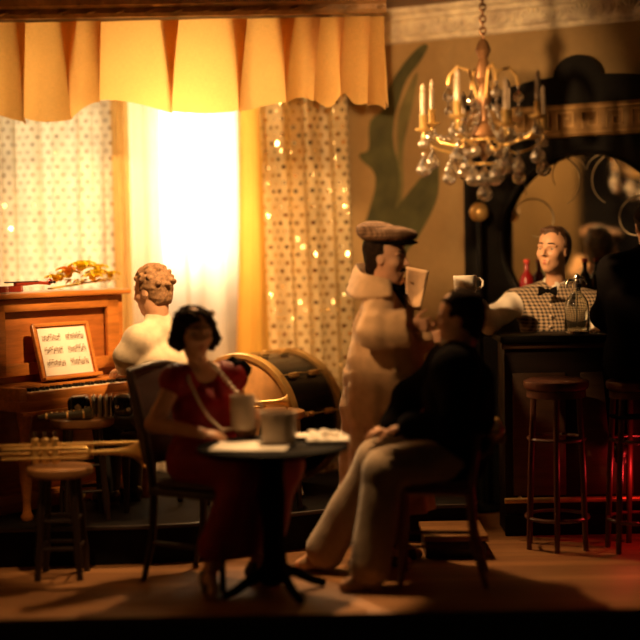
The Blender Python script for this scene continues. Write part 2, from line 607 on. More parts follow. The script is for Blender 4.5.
def shoe(J, s, org, body, mat, name='shoe'):
    a = J['an' + s]; t = J['toe' + s]; d = Vector((t.x - a.x, t.y - a.y, 0)).normalized()
    g = min(t.z, a.z - .05)
    lo = [min(a[i], t[i]) - .1 for i in range(3)]; hi = [max(a[i], t[i]) + .1 for i in range(3)]
    F = Field(lo, hi, .006)
    heel = Vector((a.x, a.y, g)) - d * .03; toe = Vector((t.x, t.y, g))
    F.chain([heel + V3(0, 0, .02), heel + d * .1 + V3(0, 0, .012), toe - d * .03 + V3(0, 0, .002)], [.036, .038, .034], .02)
    F.cap(a, heel + V3(0, 0, .03), .044, .036, .02)
    F.box(heel + V3(0, 0, -.028), (.028, .028, .02), None, .006, .01)
    return F.build(name, mat, body, org)


def bounds(pts, m=.2):
    return [min(p[i] for p in pts) - m for i in range(3)], [max(p[i] for p in pts) + m for i in range(3)]


def make_person(label, cat, base, J, head, h=.006, hands=('L', 'R'), skin='skin', group=None, feet=True, jaw=1.):
    pts = [v for k, v in J.items() if isinstance(v, Vector) and k[:2] in ('pe', 'ch', 'ne', 'sh', 'el', 'wr', 'hi', 'kn', 'an', 'to')] + [head.c + V3(0, 0, .05)]
    lo, hi = bounds(pts, .2)
    F = Field(lo, hi, h)
    torso(F, J)
    nb = head.p(0, -.14, -.25)
    F.cap(J['neck'] - V3(0, 0, .03), nb, .058 * J.get('nw', 1), .054 * J.get('nw', 1), .02)
    for s in 'LR':
        arm(F, J, s); leg(F, J, s)
        if feet:
            a, t = J['an' + s], J['toe' + s]
            F.chain([a, a + (t - a) * .5 + V3(0, 0, -.0), t], [.036, .032, .024], .015)
    add_head(F, head, jaw)
    for s in hands:
        hd = J['hand' + s]
        add_hand(F, J['wr' + s], **hd)
    body = F.build('person', M[skin], None, base)
    return tag(body, label, cat, group)


def garment(name, mat, body, org, pts, fn, h=.008, m=.2, wob=None, cut=None):
    lo, hi = bounds(pts, m); F = Field(lo, hi, h)
    fn(F)
    if wob: F.wob(*wob)
    if cut: cut(F)
    return F.build(name, mat, body, org)


def hair(name, mat, h, body, org, style, wob=(.003, 60, 1), hh=.005):
    lo, hi = bounds([h.c], h.H * .95); F = Field(lo, hi, hh)
    style(F, h)
    F.wob(*wob)
    return F.build(name, mat, body, org)


def bow_tie(h_c, f, size, body, org, mat):
    r, f, u = basis(f); b = MB(); c = Vector(h_c) - Vector(org)
    for s in (-1, 1):
        def fn(a, t, s=s):
            w = .22 + .78 * a ** .8
            th = 2 * PI * t
            return c + r * (s * size * (.12 + .88 * a)) + u * (size * .55 * w * math.cos(th)) + f * (size * .22 * (.4 + .6 * w) * math.sin(th) + .1 * size)
        b.grid(fn, 6, 14)
        q = [fn(1.0, t / 14) for t in range(14)]
        b.raw(q, [tuple(range(14))])
    b.ball(c + f * size * .12, size * .26, 12)
    return b.build('bow_tie', mat, body)
# ------------------------------------------------------------------ palette
M = {}
M['skin'] = plain('skin', (.62, .34, .20), .5, scale=30, amt=.08, **{'Subsurface Weight': .12, 'Subsurface Radius': (.02, .01, .006)})
M['skin_pale'] = plain('skin_pale', (.64, .36, .21), .45, scale=30, amt=.07)
M['eye_white'] = plain('eye_white', (.48, .38, .30), .35, amt=.03)
M['eye_dark'] = plain('eye_dark', (.03, .02, .015), .2, amt=.1)
M['brow'] = plain('brow_hair', (.035, .02, .012), .7)
M['hair_dark'] = plain('hair_dark', (.025, .015, .010), .8, scale=60, amt=.4, bump=.4, **{'Specular IOR Level': .02})
M['hair_brown'] = plain('hair_brown', (.10, .05, .026), .4, scale=60, amt=.4, bump=.4)
M['hair_curly'] = plain('hair_curly', (.26, .14, .06), .7, scale=70, amt=.4, bump=.5)
M['lips'] = plain('lips', (.50, .12, .08), .4, amt=.1)
M['coat'] = cloth('beige_wool', (.60, .38, .20), .95)
M['tweed'] = check_cloth('brown_tweed', (.38, .22, .12), (.09, .045, .024), .009)
M['black_cloth'] = cloth('black_cloth', (.006, .005, .005), .95, sheen=0, spec=.03)
M['dark_jacket'] = cloth('dark_jacket', (.010, .008, .0075), .95, sheen=0, spec=.03)
M['trousers'] = cloth('cream_trousers', (.33, .24, .155), .9)
M['shirt'] = cloth('cream_shirt', (.72, .60, .42), .9)
M['white_shirt'] = cloth('white_shirt', (.80, .74, .64), .9)
M['vest'] = check_cloth('houndstooth', (.46, .34, .22), (.012, .009, .007), .0105)
M['dark_trouser'] = cloth('dark_trouser', (.03, .025, .022), .9)
M['red_dress'] = cloth('red_satin', (.25, .005, .007), .5, sheen=0)
M['shoe'] = plain('dark_leather', (.03, .018, .012), .35)
M['spat'] = plain('tan_leather', (.32, .2, .11), .5)
M['pearl'] = plain('pearl', (.8, .65, .5), .2, amt=.05)
M['piano'] = wood('orange_wood', (.52, .19, .035), .3, 'X')
M['piano_dark'] = wood('orange_wood_panel', (.42, .14, .028), .35, 'X')
M['ivory'] = plain('ivory', (.75, .66, .48), .3, amt=.06)
M['ebony'] = plain('ebony', (.012, .01, .009), .3)
M['dark_wood'] = wood('dark_wood', (.024, .012, .007), .4, 'Z', coat=.1)
M['seat_wood'] = wood('stool_seat_wood', (.30, .14, .05), .35, 'X')
M['chair_wood'] = wood('reddish_chair_wood', (.16, .055, .025), .35, 'Z')
M['chair_pad'] = plain('brown_leather', (.04, .014, .009), .6, bump=.2)
M['bar_wood'] = wood('bar_wood', (.016, .008, .005), .5, 'X', coat=0, spec=.2)
M['bar_rail'] = wood('bar_rail_wood', (.07, .035, .016), .45, 'X', coat=0)
M['stool_wood'] = wood('bar_stool_wood', (.10, .034, .02), .35, 'Z')
M['black_wood'] = wood('black_wood', (.006, .005, .004), .5, 'X', coat=0, spec=.12)
M['table'] = plain('table_black', (.006, .005, .0045), .7, **{'Specular IOR Level': .05})
M['brass'] = plain('brass', (.88, .60, .22), .32, .8, amt=.1)
M['gold_old'] = plain('old_gold', (.66, .42, .15), .38, .6, amt=.2)
M['chrome'] = plain('steel', (.7, .66, .6), .2, 1.0, amt=.05)
M['drum_shell'] = plain('drum_shell', (.012, .010, .010), .22, amt=.2)
M['drum_head'] = plain('drum_head', (.62, .33, .12), .5, amt=.15, **{'Transmission Weight': .0})
M['ceramic'] = plain('ceramic', (.80, .74, .64), .25, amt=.04)
M['stoneware'] = plain('stoneware', (.38, .30, .22), .4, amt=.06)
M['paper'] = plain('paper', (.85, .80, .70), .85, amt=.05)
M['napkin'] = cloth('napkin', (.80, .74, .64), .9)
M['violin'] = wood('violin_varnish', (.26, .03, .014), .2, 'X')
M['flower'] = plain('yellow_petal', (.95, .72, .05), .6, amt=.2)
M['flower_orange'] = plain('orange_petal', (.90, .40, .03), .6, amt=.2)
M['leaf'] = plain('leaf', (.40, .30, .05), .6)
n = NT('crystal')
g_ = n.n('ShaderNodeBsdfGlass', {0: (1, .97, .92), 'Roughness': .04, 'IOR': 1.6}).outputs[0]
k_ = n.n('ShaderNodeBsdfGlossy', {0: (1, .96, .9), 'Roughness': .22}).outputs[0]
M['crystal'] = n.done(n.n('ShaderNodeMixShader', {0: .4, 1: g_, 2: k_}).outputs[0])
M['glass'] = glassy('bottle_glass', (.97, .98, .95), .01, 1.45)
M['red_glass'] = plain('red_bottle', (.22, .008, .008), .2, amt=.1)
M['dark_glass'] = plain('dark_bottle', (.05, .03, .015), .1, amt=.1)
M['red_cap'] = plain('red_cap', (.5, .04, .02), .4)
M['candle'] = plain('candle_tube', (.42, .32, .22), .35)
M['amber'] = glassy('amber_drink', (.95, .5, .14), .02, 1.36)
M['bakelite'] = plain('black_bakelite', (.012, .011, .010), .18)
M['bellows'] = plain('pale_bellows', (.75, .66, .48), .6)
M['olive'] = plain('olive_tube', (.10, .085, .045), .3)

# ------------------------------------------------------------------ the setting
def plaster():
    n = NT('ochre_plaster')
    a = n.noise(2.2, 5); b = n.noise(30, 3)
    col = n.ramp(n.mt('ADD', n.mt('MULTIPLY', a, .8), n.mt('MULTIPLY', b, .2)), [(.3, (.30, .20, .085)), (.55, (.40, .27, .115)), (.75, (.47, .32, .14))])
    return n.done(n.bsdf(col, .8, 0, n.bump(b, .2, .01)))


def planks():
    n = NT('floor_planks')
    co = n.coord(); sx = n.n('ShaderNodeSeparateXYZ', {0: co})
    row = n.mt('FLOOR', n.mt('DIVIDE', sx.outputs[1], .11))
    g = n.mt('LESS_THAN', n.mt('FRACT', n.mt('DIVIDE', sx.outputs[1], .11)), .035)
    tone = n.n('ShaderNodeTexWhiteNoise', {'W': row}, noise_dimensions='1D').outputs[0]
    gr = n.noise(40, 5, n.mapv(co, (.06, 1, 1)), .6)
    f = n.mt('ADD', n.mt('MULTIPLY', tone, .35), n.mt('MULTIPLY', gr, .65))
    col = n.ramp(f, [(.25, (.24, .105, .034)), (.5, (.36, .165, .056)), (.8, (.46, .22, .08))])
    col = n.mix(g, col, (.04, .02, .01))
    return n.done(n.bsdf(col, .5, 0, n.bump(f, .15, .004)))


M['plaster'] = plaster(); M['planks'] = planks()
M['mural_green'] = plain('mural_green', (.085, .088, .032), .8, scale=6, amt=.35)
M['mural_pale'] = plain('mural_pale_green', (.17, .15, .055), .8, scale=6, amt=.3)
M['cornice'] = plain('cornice_plaster', (.85, .70, .52), .45, scale=12, amt=.3, bump=1.0, bscale=42)
M['cornice_brown'] = plain('gilded_moulding', (.42, .23, .09), .4, scale=10, amt=.4, bump=.7, bscale=45)
M['ceiling'] = plain('ceiling_brown', (.20, .115, .055), .7, scale=5, amt=.3)
M['stage'] = plain('stage_black', (.007, .005, .004), .7, scale=8, amt=.4, **{'Specular IOR Level': .12})
M['base_black'] = plain('base_black', (.010, .008, .007), .6)
M['frame_wood'] = wood('window_frame_wood', (.30, .17, .08), .5, 'Z')

def st(o): o['kind'] = 'structure'; return o

FY = 6.27
st(MB().box((0, (FY + 9.6) / 2, -.02), (4.6, 9.6 - FY, .04), .004).build('floor', M['planks']))
st(MB().box((0, FY + .06, -.16), (4.6, .12, .24), .01).build('trim_1', M['base_black']))
# stage: a platform with a bowed front edge
edge = [(-2.2, 7.31), (-1.6, 7.33), (-1.0, 7.35), (-.72, 7.39), (-.4, 7.52), (-.03, 7.70), (.30, 7.80), (.86, 7.80)]
out = edge + [(.86, 9.0), (.2, 9.40), (-2.2, 9.40)]
b = MB(); n_ = len(out)
b.raw([(x, y, 0.001) for x, y in out] + [(x, y, .205) for x, y in out],
      [tuple(range(n_))[::-1], tuple(range(n_, 2 * n_))] + [(i, (i + 1) % n_, (i + 1) % n_ + n_, i + n_) for i in range(n_)])
st(b.build('floor_stage', M['stage'], smooth=False))
eb = MB().tube([(x, y - .004, .198) for x, y in edge], .012, 8)
st(eb.build('trim_2', M['dark_wood']))
# back wall with the window opening, angled wall behind the bar, side wall
wx0, wx1, wz0, wz1 = -1.24, -.52, .95, 2.75
b = MB()
WX = ((-2.10, -1.38), (-1.20, -.48))  # left opening is added to let a backlight reach the dotted curtain
for (x0, x1, z0, z1) in ((-2.25, -2.10, 0, 3.2), (-1.38, -1.20, 0, 3.2), (-.48, .2, 0, 3.2), (-2.10, -1.38, 0, wz0), (-2.10, -1.38, wz1, 3.2), (-1.20, -.48, 0, wz0), (-1.20, -.48, wz1, 3.2)):
    b.box(((x0 + x1) / 2, 9.46, (z0 + z1) / 2), (x1 - x0, .1, z1 - z0), 0)
st(b.build('wall_back', M['plaster']))
for k, (wx0, wx1) in enumerate(WX):
    wf = MB(); xm = (wx0 + wx1) / 2
    for x in (wx0 + .025, wx1 - .025, xm): wf.box((x, 9.47, (wz0 + wz1) / 2), (.05 if x != xm else .025, .06, wz1 - wz0), .005)
    for z in (wz0 + .025, (wz0 + wz1) / 2, wz1 - .025): wf.box((xm, 9.47, z), (wx1 - wx0, .055, .05 if z != (wz0 + wz1) / 2 else .025), .005)
    st(wf.build('window_%d' % (k + 1), M['frame_wood']))
L_ = 2.35
b = MB(); c = WP + WW * (L_ / 2) - WN * .05
b.box((c.x, c.y, 1.6), (L_, .1, 3.2), 0, (0, 0, math.atan2(WW.y, WW.x)))
wall_bar = st(b.build('wall_right', M['plaster'], origin=(c.x, c.y, 0)))
st(MB().box((-2.25, 7.35, 1.6), (.1, 4.3, 3.2), 0).build('wall_left', M['plaster']))
st(MB().box((0, 7.95, 3.24), (4.6, 3.3, .08), 0).build('ceiling', M['ceiling']))

# painted plant on the angled wall (flat paint)
def paint(name, px, mat, off):
    pts = [at_wall(x, y, off) for x, y in px]
    n = len(pts); v = [tuple(p) for p in pts] + [tuple(p - WN * (off - .0002)) for p in pts]
    m = MB(); m.raw(v, [tuple(range(n)), tuple(range(2 * n - 1, n - 1, -1))] + [(i, i + n, (i + 1) % n + n, (i + 1) % n) for i in range(n)])
    o = m.build(name, mat, smooth=False); return o

def smooth_poly(p, it=2):
    for _ in range(it):
        q = []
        for i in range(len(p)):
            a, b2 = p[i], p[(i + 1) % len(p)]
            q += [(a[0] * .75 + b2[0] * .25, a[1] * .75 + b2[1] * .25), (a[0] * .25 + b2[0] * .75, a[1] * .25 + b2[1] * .75)]
        p = q
    return p

mur = thing('painted_plant', 'green branching plant painted on the ochre wall beside the curtain', 'wall painting', at_wall(392, 240, .002))
for nm, px, mt, of in (
    ('pale_leaf', [(384, 214), (398, 176), (396, 118), (404, 96), (420, 64), (414, 98), (409, 122), (402, 150), (404, 190), (398, 214)], 'mural_pale', .002),
    ('stem', [(362, 232), (368, 214), (376, 187), (375, 171), (360, 160), (358, 153), (370, 152), (368, 125), (374, 116), (383, 112), (384, 96), (398, 70), (420, 44), (430, 44), (420, 62), (406, 79), (400, 98), (394, 117), (392, 141), (399, 168), (400, 187), (394, 214), (392, 250), (390, 330), (388, 470), (372, 470), (370, 330), (366, 260)], 'mural_green', .004),
    ('leaf', [(384, 236), (392, 214), (404, 198), (422, 176), (438, 158), (439, 178), (438, 196), (430, 216), (416, 240), (402, 256), (391, 300), (384, 270)], 'mural_green', .006)):
    o = paint(nm, smooth_poly(px), M[mt], of)
    for v in o.data.vertices: v.co -= mur.location
    o.parent = mur

# moulding in front of the valance, embossed cornice on the angled wall
def profile_run(prof, a, d, up, n, length, steps=2):
    """extrude a (depth along n, height) profile along d"""
    m = MB(); k = len(prof)
    for i in range(steps + 1):
        for q, z in prof: m.v.append(tuple(a + d * (length * i / steps) + n * q + up * z))
    for i in range(steps):
        for j in range(k):
            m.f.append((i * k + j, i * k + (j + 1) % k, (i + 1) * k + (j + 1) % k, (i + 1) * k + j))
    m.f.append(tuple(range(k))); m.f.append(tuple(steps * k + j for j in range(k))[::-1])
    return m

UP = V3(0, 0, 1)
bm_prof = [(0, 0), (.035, .0), (.05, .02), (.05, .05), (.08, .065), (.095, .10), (.12, .13), (.12, .165), (0, .165)]
bo = profile_run(bm_prof, V3(-2.2, 8.34, 3.034), V3(1, 0, 0), UP, V3(0, -1, 0), 2.62)
beam = st(bo.build('trim_3', M['cornice_brown'], ang=30))
for i in range(30):
    x = -2.1 + i * .085
    if i % 2: MB().tube([(x, 8.285, 3.058), (x + .05, 8.283, 3.07)], [.012, .006], 8).build('bead', M['cornice_brown'], beam)
co_prof = [(0, 0), (.014, 0), (.03, .012), (.03, .03), (.05, .042), (.075, .10), (.085, .125), (.11, .135), (.11, .16), (.15, .175), (.15, .205), (0, .205)]
co = profile_run(co_prof, WP + WW * (-.02) + UP * 2.995, WW, UP, WN, 2.3)
corn = st(co.build('trim_4', M['cornice'], ang=30))
for i in range(7):
    s = .12 + i * .31
    for k in range(-4, 5):
        an = k * .36
        p0 = WP + WW * (s + .012 * math.sin(an)) + UP * 3.04 + WN * .052
        p1 = WP + WW * (s + .10 * math.sin(an)) + UP * (3.04 + .082 * math.cos(an)) + WN * (.056 + .034 * math.cos(an))
        MB().tube([p0, p0.lerp(p1, .5) + WN * .005, p1], [.006, .016, .011], 6).build('shell_rib', M['cornice'], corn)
    for k in range(5):
        q = s + .155 + (k - 2) * .024
        p0 = WP + WW * q + UP * (3.045 + .012 * (k % 2)) + WN * .055; p1 = p0 + WW * .03 + UP * .06 + WN * .025
        MB().tube([p0, p0.lerp(p1, .5) + WW * .012, p1], [.006, .014, .006], 6).build('scroll', M['cornice'], corn)

# low step in front of the stage
sp = thing('step', 'low wooden step between the stage and the bar stools', 'step', (.70, 7.54, 0))
MB().box((0, 0, .11), (.34, .42, .03), .006).build('tread', M['seat_wood'], sp)
MB().box((0, .01, .048), (.32, .38, .094), .004).build('riser', M['dark_wood'], sp)

# ------------------------------------------------------------------ curtains
def curtain(name, label, cat, mat, x0, x1, y, z0, z1, folds, amp, seed, sway=None, full=1.5, rod=True, lean=0.):
    rng = random.Random(seed); ph = [rng.uniform(0, 6.28) for _ in range(4)]
    W = x1 - x0
    def fn(u, v):
        z = z0 + (z1 - z0) * v
        a = amp * (.6 + .4 * (1 - v))
        uu = u + .018 * math.sin(2 * PI * u * folds * 2 + ph[1]) * (1 - .3 * v)
        dx = sway(u, v) if sway else 0
        yy = y + a * math.sin(2 * PI * folds * u + ph[0] + .5 * math.sin(2.1 * v + ph[2])) + .3 * a * math.sin(2 * PI * folds * 2.3 * u + ph[3] + 1.2 * v)
        return (x0 + W * uu + dx + lean * (1 - v), yy, z)
    c = ((x0 + x1) / 2, y, z0)
    m = MB(); m.grid(fn, int(folds * 22), 40, lambda u, v: (u * W * full, v * (z1 - z0)))
    o = m.build(name, mat, None, origin=c, recalc=False)
    return tag(o, label, cat)

D_ = {}
D_['white'] = sequin_drape('dotted_voile', (.86, .78, .60), .5, .06, .062, .0095, (.55, .45, .28))
D_['gold'] = drape('gold_drape', (.80, .58, .25), .5)
D_['voile'] = drape('bright_voile', (.92, .85, .72), .75, .12, (.96, .89, .76))
D_['satin'] = drape('yellow_satin', (.85, .56, .12), .6, 0, (.92, .58, .12), .4)
D_['sequin'] = sequin_drape('sequin_cloth', (.78, .62, .34), .42, 0, .064, .0135)
D_['valance'] = drape('linen', (.82, .50, .17), .60, 0, (.90, .58, .20), .85, True)
curtain('dotted_curtain', 'white dotted voile curtain hanging behind the piano', 'curtain', D_['white'], -2.15, -1.30, 9.22, .21, 2.95, 5, .05, 3, full=1.7)
curtain('gold_curtain', 'narrow golden curtain strip left of the bright window', 'curtain', D_['gold'], -1.33, -1.22, 9.13, .21, 2.95, 1.6, .03, 5, full=1.5)
curtain('voile_curtain', 'glowing plain voile curtain across the lit window', 'curtain', D_['voile'], -1.30, -.43, 9.27, .21, 2.95, 3.6, .045, 8, full=1.6)
curtain('voile_curtain', 'second layer of voile overlapping the left edge of the lit window', 'curtain', D_['voile'], -1.29, -1.02, 9.18, .21, 2.95, 1.6, .03, 21, full=1.3)
curtain('satin_curtain', 'yellow satin curtain between bright voile and sequinned curtain', 'curtain', D_['satin'], -.50, -.13, 9.17, .21, 2.95, 2.2, .045, 11, full=1.4, sway=lambda u, v: -.10 * (1 - u) * (1 - v) ** 2)
curtain('sequin_curtain', 'sequin dotted curtain hanging behind the black bass drum', 'curtain', D_['sequin'], -.36, .20, 9.04, .21, 2.95, 3.0, .055, 14, full=1.25, sway=lambda u, v: .05 * (1 - v))

# valance: linen strip gathered into box pleats, folded deepest at the top
def valance():
    y0 = 8.44
    # pleats: (px of the fold at the top, width of the fold in metres at the top, kind)
    xs = [at(p, 20, y0).x for p in (-14, 21, 69, 97, 170, 237, 285, 312, 340, 366)]
    ws = [.05, .07, .115, .06, .11, .13, .13, .10, .06, .05]
    zt, zb = 3.03, 2.53
    nv = 18; cols = []
    pts_u = []
    XL, XR = -2.12, at(384, 20, y0).x
    segs = []
    x = XL; side = 1
    for xf, w in zip(xs, ws): segs.append((x, xf, w)); x = xf
    segs.append((x, XR, 0))
    def row(v):
        """v 0 bottom .. 1 top: list of points along the cloth"""
        p = []
        t = v ** 1.15
        for i, (a, bx, w) in enumerate(segs):
            wp = segs[i - 1][2] if i else 0
            L0 = a - (wp * t * .5 if i else 0); R0 = bx + w * t * .5
            bow = .035 * (1 - v) + .012
            for k in range(9):
                u = k / 8
                yy = -bow * math.sin(PI * u) - .03 * u * t - .018 * (1 - v) * math.cos(2 * PI * (u * .5 + i * .37))
                zz = zt + (zb - zt) * (1 - v) + (1 - v) * (.045 * math.sin(i * 1.9 + u * 2.2) - .02 - .10 * max(0, (1 - i / 4)) * .6 + .03 * (u - .5) * (1 if i % 2 else -1))
                zz += (1 - v) * .13 * math.exp(-((L0 + (R0 - L0) * u - .16) / .055) ** 2) - (1 - v) * .05 * max(0., min(1., (L0 + (R0 - L0) * u - .25) / .1))
                p.append((L0 + (R0 - L0) * u, y0 + yy - .012 * (i % 2), zz))
            if w:
                # fold behind: back to the left, deeper than the two faces
                e = wp
                for k in range(1, 4):
                    u = k / 4
                    nxL = bx - w * t * .5
                    pz = p[-1][2]
                    p.append((R0 + (nxL - R0) * u, y0 + .02 + .03 * math.sin(PI * u), zt + (zb - zt) * (1 - v) + (1 - v) * (.045 * math.sin(i * 1.9 + 2.2) - .02 - .10 * max(0, (1 - i / 4)) * .6)))
        return p
    rows = [row(j / nv) for j in range(nv + 1)]
    n = len(rows[0]); m = MB()
    for r in rows: m.v += r
    for j in range(nv):
        for i in range(n - 1): m.f.append((j * n + i, j * n + i + 1, (j + 1) * n + i + 1, (j + 1) * n + i))
    L = [0]
    for i in range(1, n): L.append(L[-1] + math.dist(rows[0][i][:2], rows[0][i - 1][:2]))
    m.uv = [(L[i], .5 * j / nv) for j in range(nv + 1) for i in range(n)]
    org = ((XL + XR) / 2, y0, zt)
    root = thing('valance', 'pleated golden linen valance hanging across the top of the stage', 'valance', org)
    f = m.build('pleated_cloth', D_['valance'], root, recalc=False)
    for v in f.data.vertices: v.co -= Vector(org)
    # right end turning back to the wall: a loose hanging return
    m = MB()
    def rt(u, v):
        t = u
        x = XR - .015 + .05 * math.sin(PI * t * 1.1) * (1 - .5 * v) - .02 * t
        y = y0 + .02 + .28 * t
        z = zt + (zb + .02 - zt) * (1 - v) - (1 - v) * .04 * math.sin(PI * t)
        return (x - org[0], y - org[1], z - org[2])
    m.grid(rt, 14, 14, lambda u, v: (u * .35, v * .5))
    m.build('return', D_['valance'], root, recalc=False)
    MB().tube([(XL - org[0], .03, .0), (XR - org[0], .03, .0)], .012, 10).build('rod', M['dark_wood'], root)
valance()
# ------------------------------------------------------------------ piano (local: x along the keyboard to the player's right, y into the cabinet, z up)
STZ = .205
nP = V3(.77, -.64, 0).normalized(); uP = V3(-.64, -.77, 0).normalized()
C0 = at(121, 291, 8.45); C0.z = STZ
pl = 1.02
pc = C0 + uP * (pl / 2)
# local x = -uP (so that y = -nP points into the cabinet)
rzP = math.atan2(-uP.y, -uP.x)
piano = thing('upright_piano', 'orange-brown upright piano with sheet music on its desk', 'piano', pc, rzP)
PT = 1.215
hw = pl / 2
m = MB()
m.box((0, .15, PT / 2 + .01), (pl - .06, .26, PT - .06), .006)
m.build('cabinet', M['piano_dark'], piano)
for s in (-1, 1): MB().box((s * (hw - .02), .14, PT / 2), (.045, .30, PT - .03), .006).build('side_panel', M['piano'], piano)
m = MB().box((0, .12, PT), (pl + .05, .38, .032), .012)
m.build('lid', M['piano'], piano)
fr = MB()
fr.box((0, -.012, PT - .055), (pl - .09, .03, .07), .006)
fr.box((0, -.012, .80), (pl - .09, .03, .07), .006)
for s in (-1, 1): fr.box((s * (hw - .09), -.012, (PT + .74) / 2), (.09, .03, PT - .80), .006)
fr.build('panel_frame', M['piano'], piano)
KZ = .70
m = MB().box((0, -.145, KZ - .075), (pl - .01, .31, .06), .008)
m.build('key_bed', M['piano'], piano)
MB().box((0, -.288, KZ - .028), (pl - .10, .022, .05), .004).build('key_slip', M['piano'], piano)
MB().box((0, -.085, KZ + .014), (pl - .11, .17, .024), .006).build('fallboard', M['piano'], piano)
MB().box((0, -.30, KZ - .115), (pl - .02, .03, .022), .006).build('moulding', M['piano'], piano)
for s in (-1, 1):
    MB().box((s * (hw - .03), -.145, KZ - .01), (.06, .31, .075), .012).build('cheek', M['piano'], piano)
    lg = MB(); lg.lathe([(.03, 0), (.036, .02), (.024, .05), (.022, .1), (.034, .22), (.038, .36), (.026, .46), (.03, .50), (.042, .55), (.042, KZ - .10)], 16, (s * (hw - .07), -.25, 0))
    lg.build('leg', M['piano_dark'], piano)
kb = MB().box((0, -.175, KZ - .035), (pl - .125, .19, .01), .002).build('keyboard', M['piano_dark'], piano)
nk = 38; kw = (pl - .13) / nk
for i in range(nk):
    x = -(pl - .13) / 2 + kw * (i + .5)
    MB().box((x, -.178, KZ - .018), (kw * .93, .185, .022), .002).build('white_key', M['ivory'], kb)
    if i % 7 in (0, 1, 3, 4, 5) and i < nk - 1:
        MB().box((x + kw / 2, -.148, KZ + .0), (kw * .55, .12, .022), .003).build('black_key', M['ebony'], kb)
for x in (-.06, .06): MB().tube([(x, .02, .07), (x, -.08, .06), (x, -.13, .055)], [.012, .018, .02], 10).build('pedal', M['brass'], piano)
MB().box((0, .14, .05), (pl, .34, .10), .008).build('plinth', M['piano_dark'], piano)


def PL(x, y, z): return piano.matrix_basis @ V3(x, y, z) if False else pc + (-uP) * x + (-nP) * y + UP * z

# music desk (wooden easel leaning on the cabinet) and its sheet
dk = thing('music_desk', 'wooden book rest leaning on the piano front above the keys', 'music stand', PL(-.02, -.03, KZ + .027), rzP)
R_ = (math.radians(-16), 0, 0)
def DK(x, y, z):
    return Euler(R_).to_matrix() @ V3(x, y, z) + V3(0, -.105, 0)
m = MB().box(DK(0, 0, .165), (.40, .022, .33), .008, R_); m.build('board', M['piano'], dk)
m = MB().box(DK(0, -.03, .012), (.42, .05, .02), .005, R_); m.build('ledge', M['piano'], dk)
m = MB()
for s in (-1, 1): m.box(DK(s * .195, -.014, .165), (.022, .024, .33), .005, R_)
m.box(DK(0, -.014, .325), (.40, .024, .022), .005, R_)
m.build('border', M['piano'], dk)
MB().box((0, -.003, .09), (.03, .016, .17), .004, (.22, 0, 0)).build('prop', M['piano_dark'], dk)
sh = thing('sheet_music', 'white sheet of printed music with two columns standing on the piano', 'sheet music', dk.location, rzP)
m = MB().box(DK(0, -.0165, .168), (.345, .004, .275), .001, R_); m.build('page', M['paper'], sh)
M['ink'] = plain('ink', (.16, .10, .05), .8)
rg = random.Random(4)
for colx in (-.085, .085):
    for rw in range(3):
        zc = .245 - rw * .075
        b = MB()
        for k in range(5): b.box(DK(colx, -.0192, zc - .014 + k * .007), (.135, .0012, .0013), 0, R_)
        for k in range(17):
            x = colx - .062 + k * .0078
            z = zc + rg.uniform(-.012, .012)
            b.box(DK(x, -.0194, z), (.0055, .0012, .0045), 0, R_)
            b.box(DK(x + .0024, -.0194, z + .009), (.0012, .0012, .018), 0, R_)
            if k % 3 and k < 16: b.box(DK(x + .006, -.0194, z + .018), (.0078, .0012, .003), 0, R_)
        b.build('stave', M['ink'], sh)

# violin lying on the lid
TOPZ = PT + .017
vl = thing('violin', 'dark red violin lying on top of the piano', 'violin', PL(-.34, .05, TOPZ), rzP + .05)
def vio_outline(n=40):
    o = []
    for i in range(n):
        t = 2 * PI * i / n; c_, s_ = math.cos(t), math.sin(t)
        r = .075 + .028 * (-c_) - .0 ; w = (.088 if c_ < 0 else .070) - .026 * math.exp(-((c_ - .08) / .28) ** 2)
        o.append((.15 * c_, w * s_))
    return o
m = MB(); o_ = vio_outline()
m.prism([(x, y) for x, y in o_], .034, Matrix(((1, 0, 0, 0), (0, 0, 1, 0), (0, 1, 0, .004), (0, 0, 0, 1))))
m.build('body', M['violin'], vl, ang=50)
MB().tube([(.10, 0, .045), (.27, 0, .052), (.36, 0, .045)], [.013, .011, .010], 10).build('neck', M['violin'], vl)
MB().box((.15, 0, .058), (.24, .022, .008), .003).build('fingerboard', M['ebony'], vl)
m = MB(); m.tube([(.36 + .018 * math.cos(a) * (1 - a / 9), 0, .05 + .018 * math.sin(a) * (1 - a / 9)) for a in [i * .5 for i in range(14)]], .008, 8); m.build('scroll', M['violin'], vl)
for k in range(4): MB().tube([(.335 + k * .013, -.03 if k % 2 else .03, .05), (.335 + k * .013, 0, .05)], [.008, .004], 8).build('peg', M['ebony'], vl)
MB().box((-.03, 0, .055), (.006, .045, .03), .002).build('bridge', M['seat_wood'], vl)
MB().box((-.10, 0, .048), (.09, .035, .010), .004).build('tailpiece', M['ebony'], vl)
MB().ball((-.12, -.05, .05), .028, 12, (1, .8, .5)).build('chin_rest', M['bakelite'], vl)

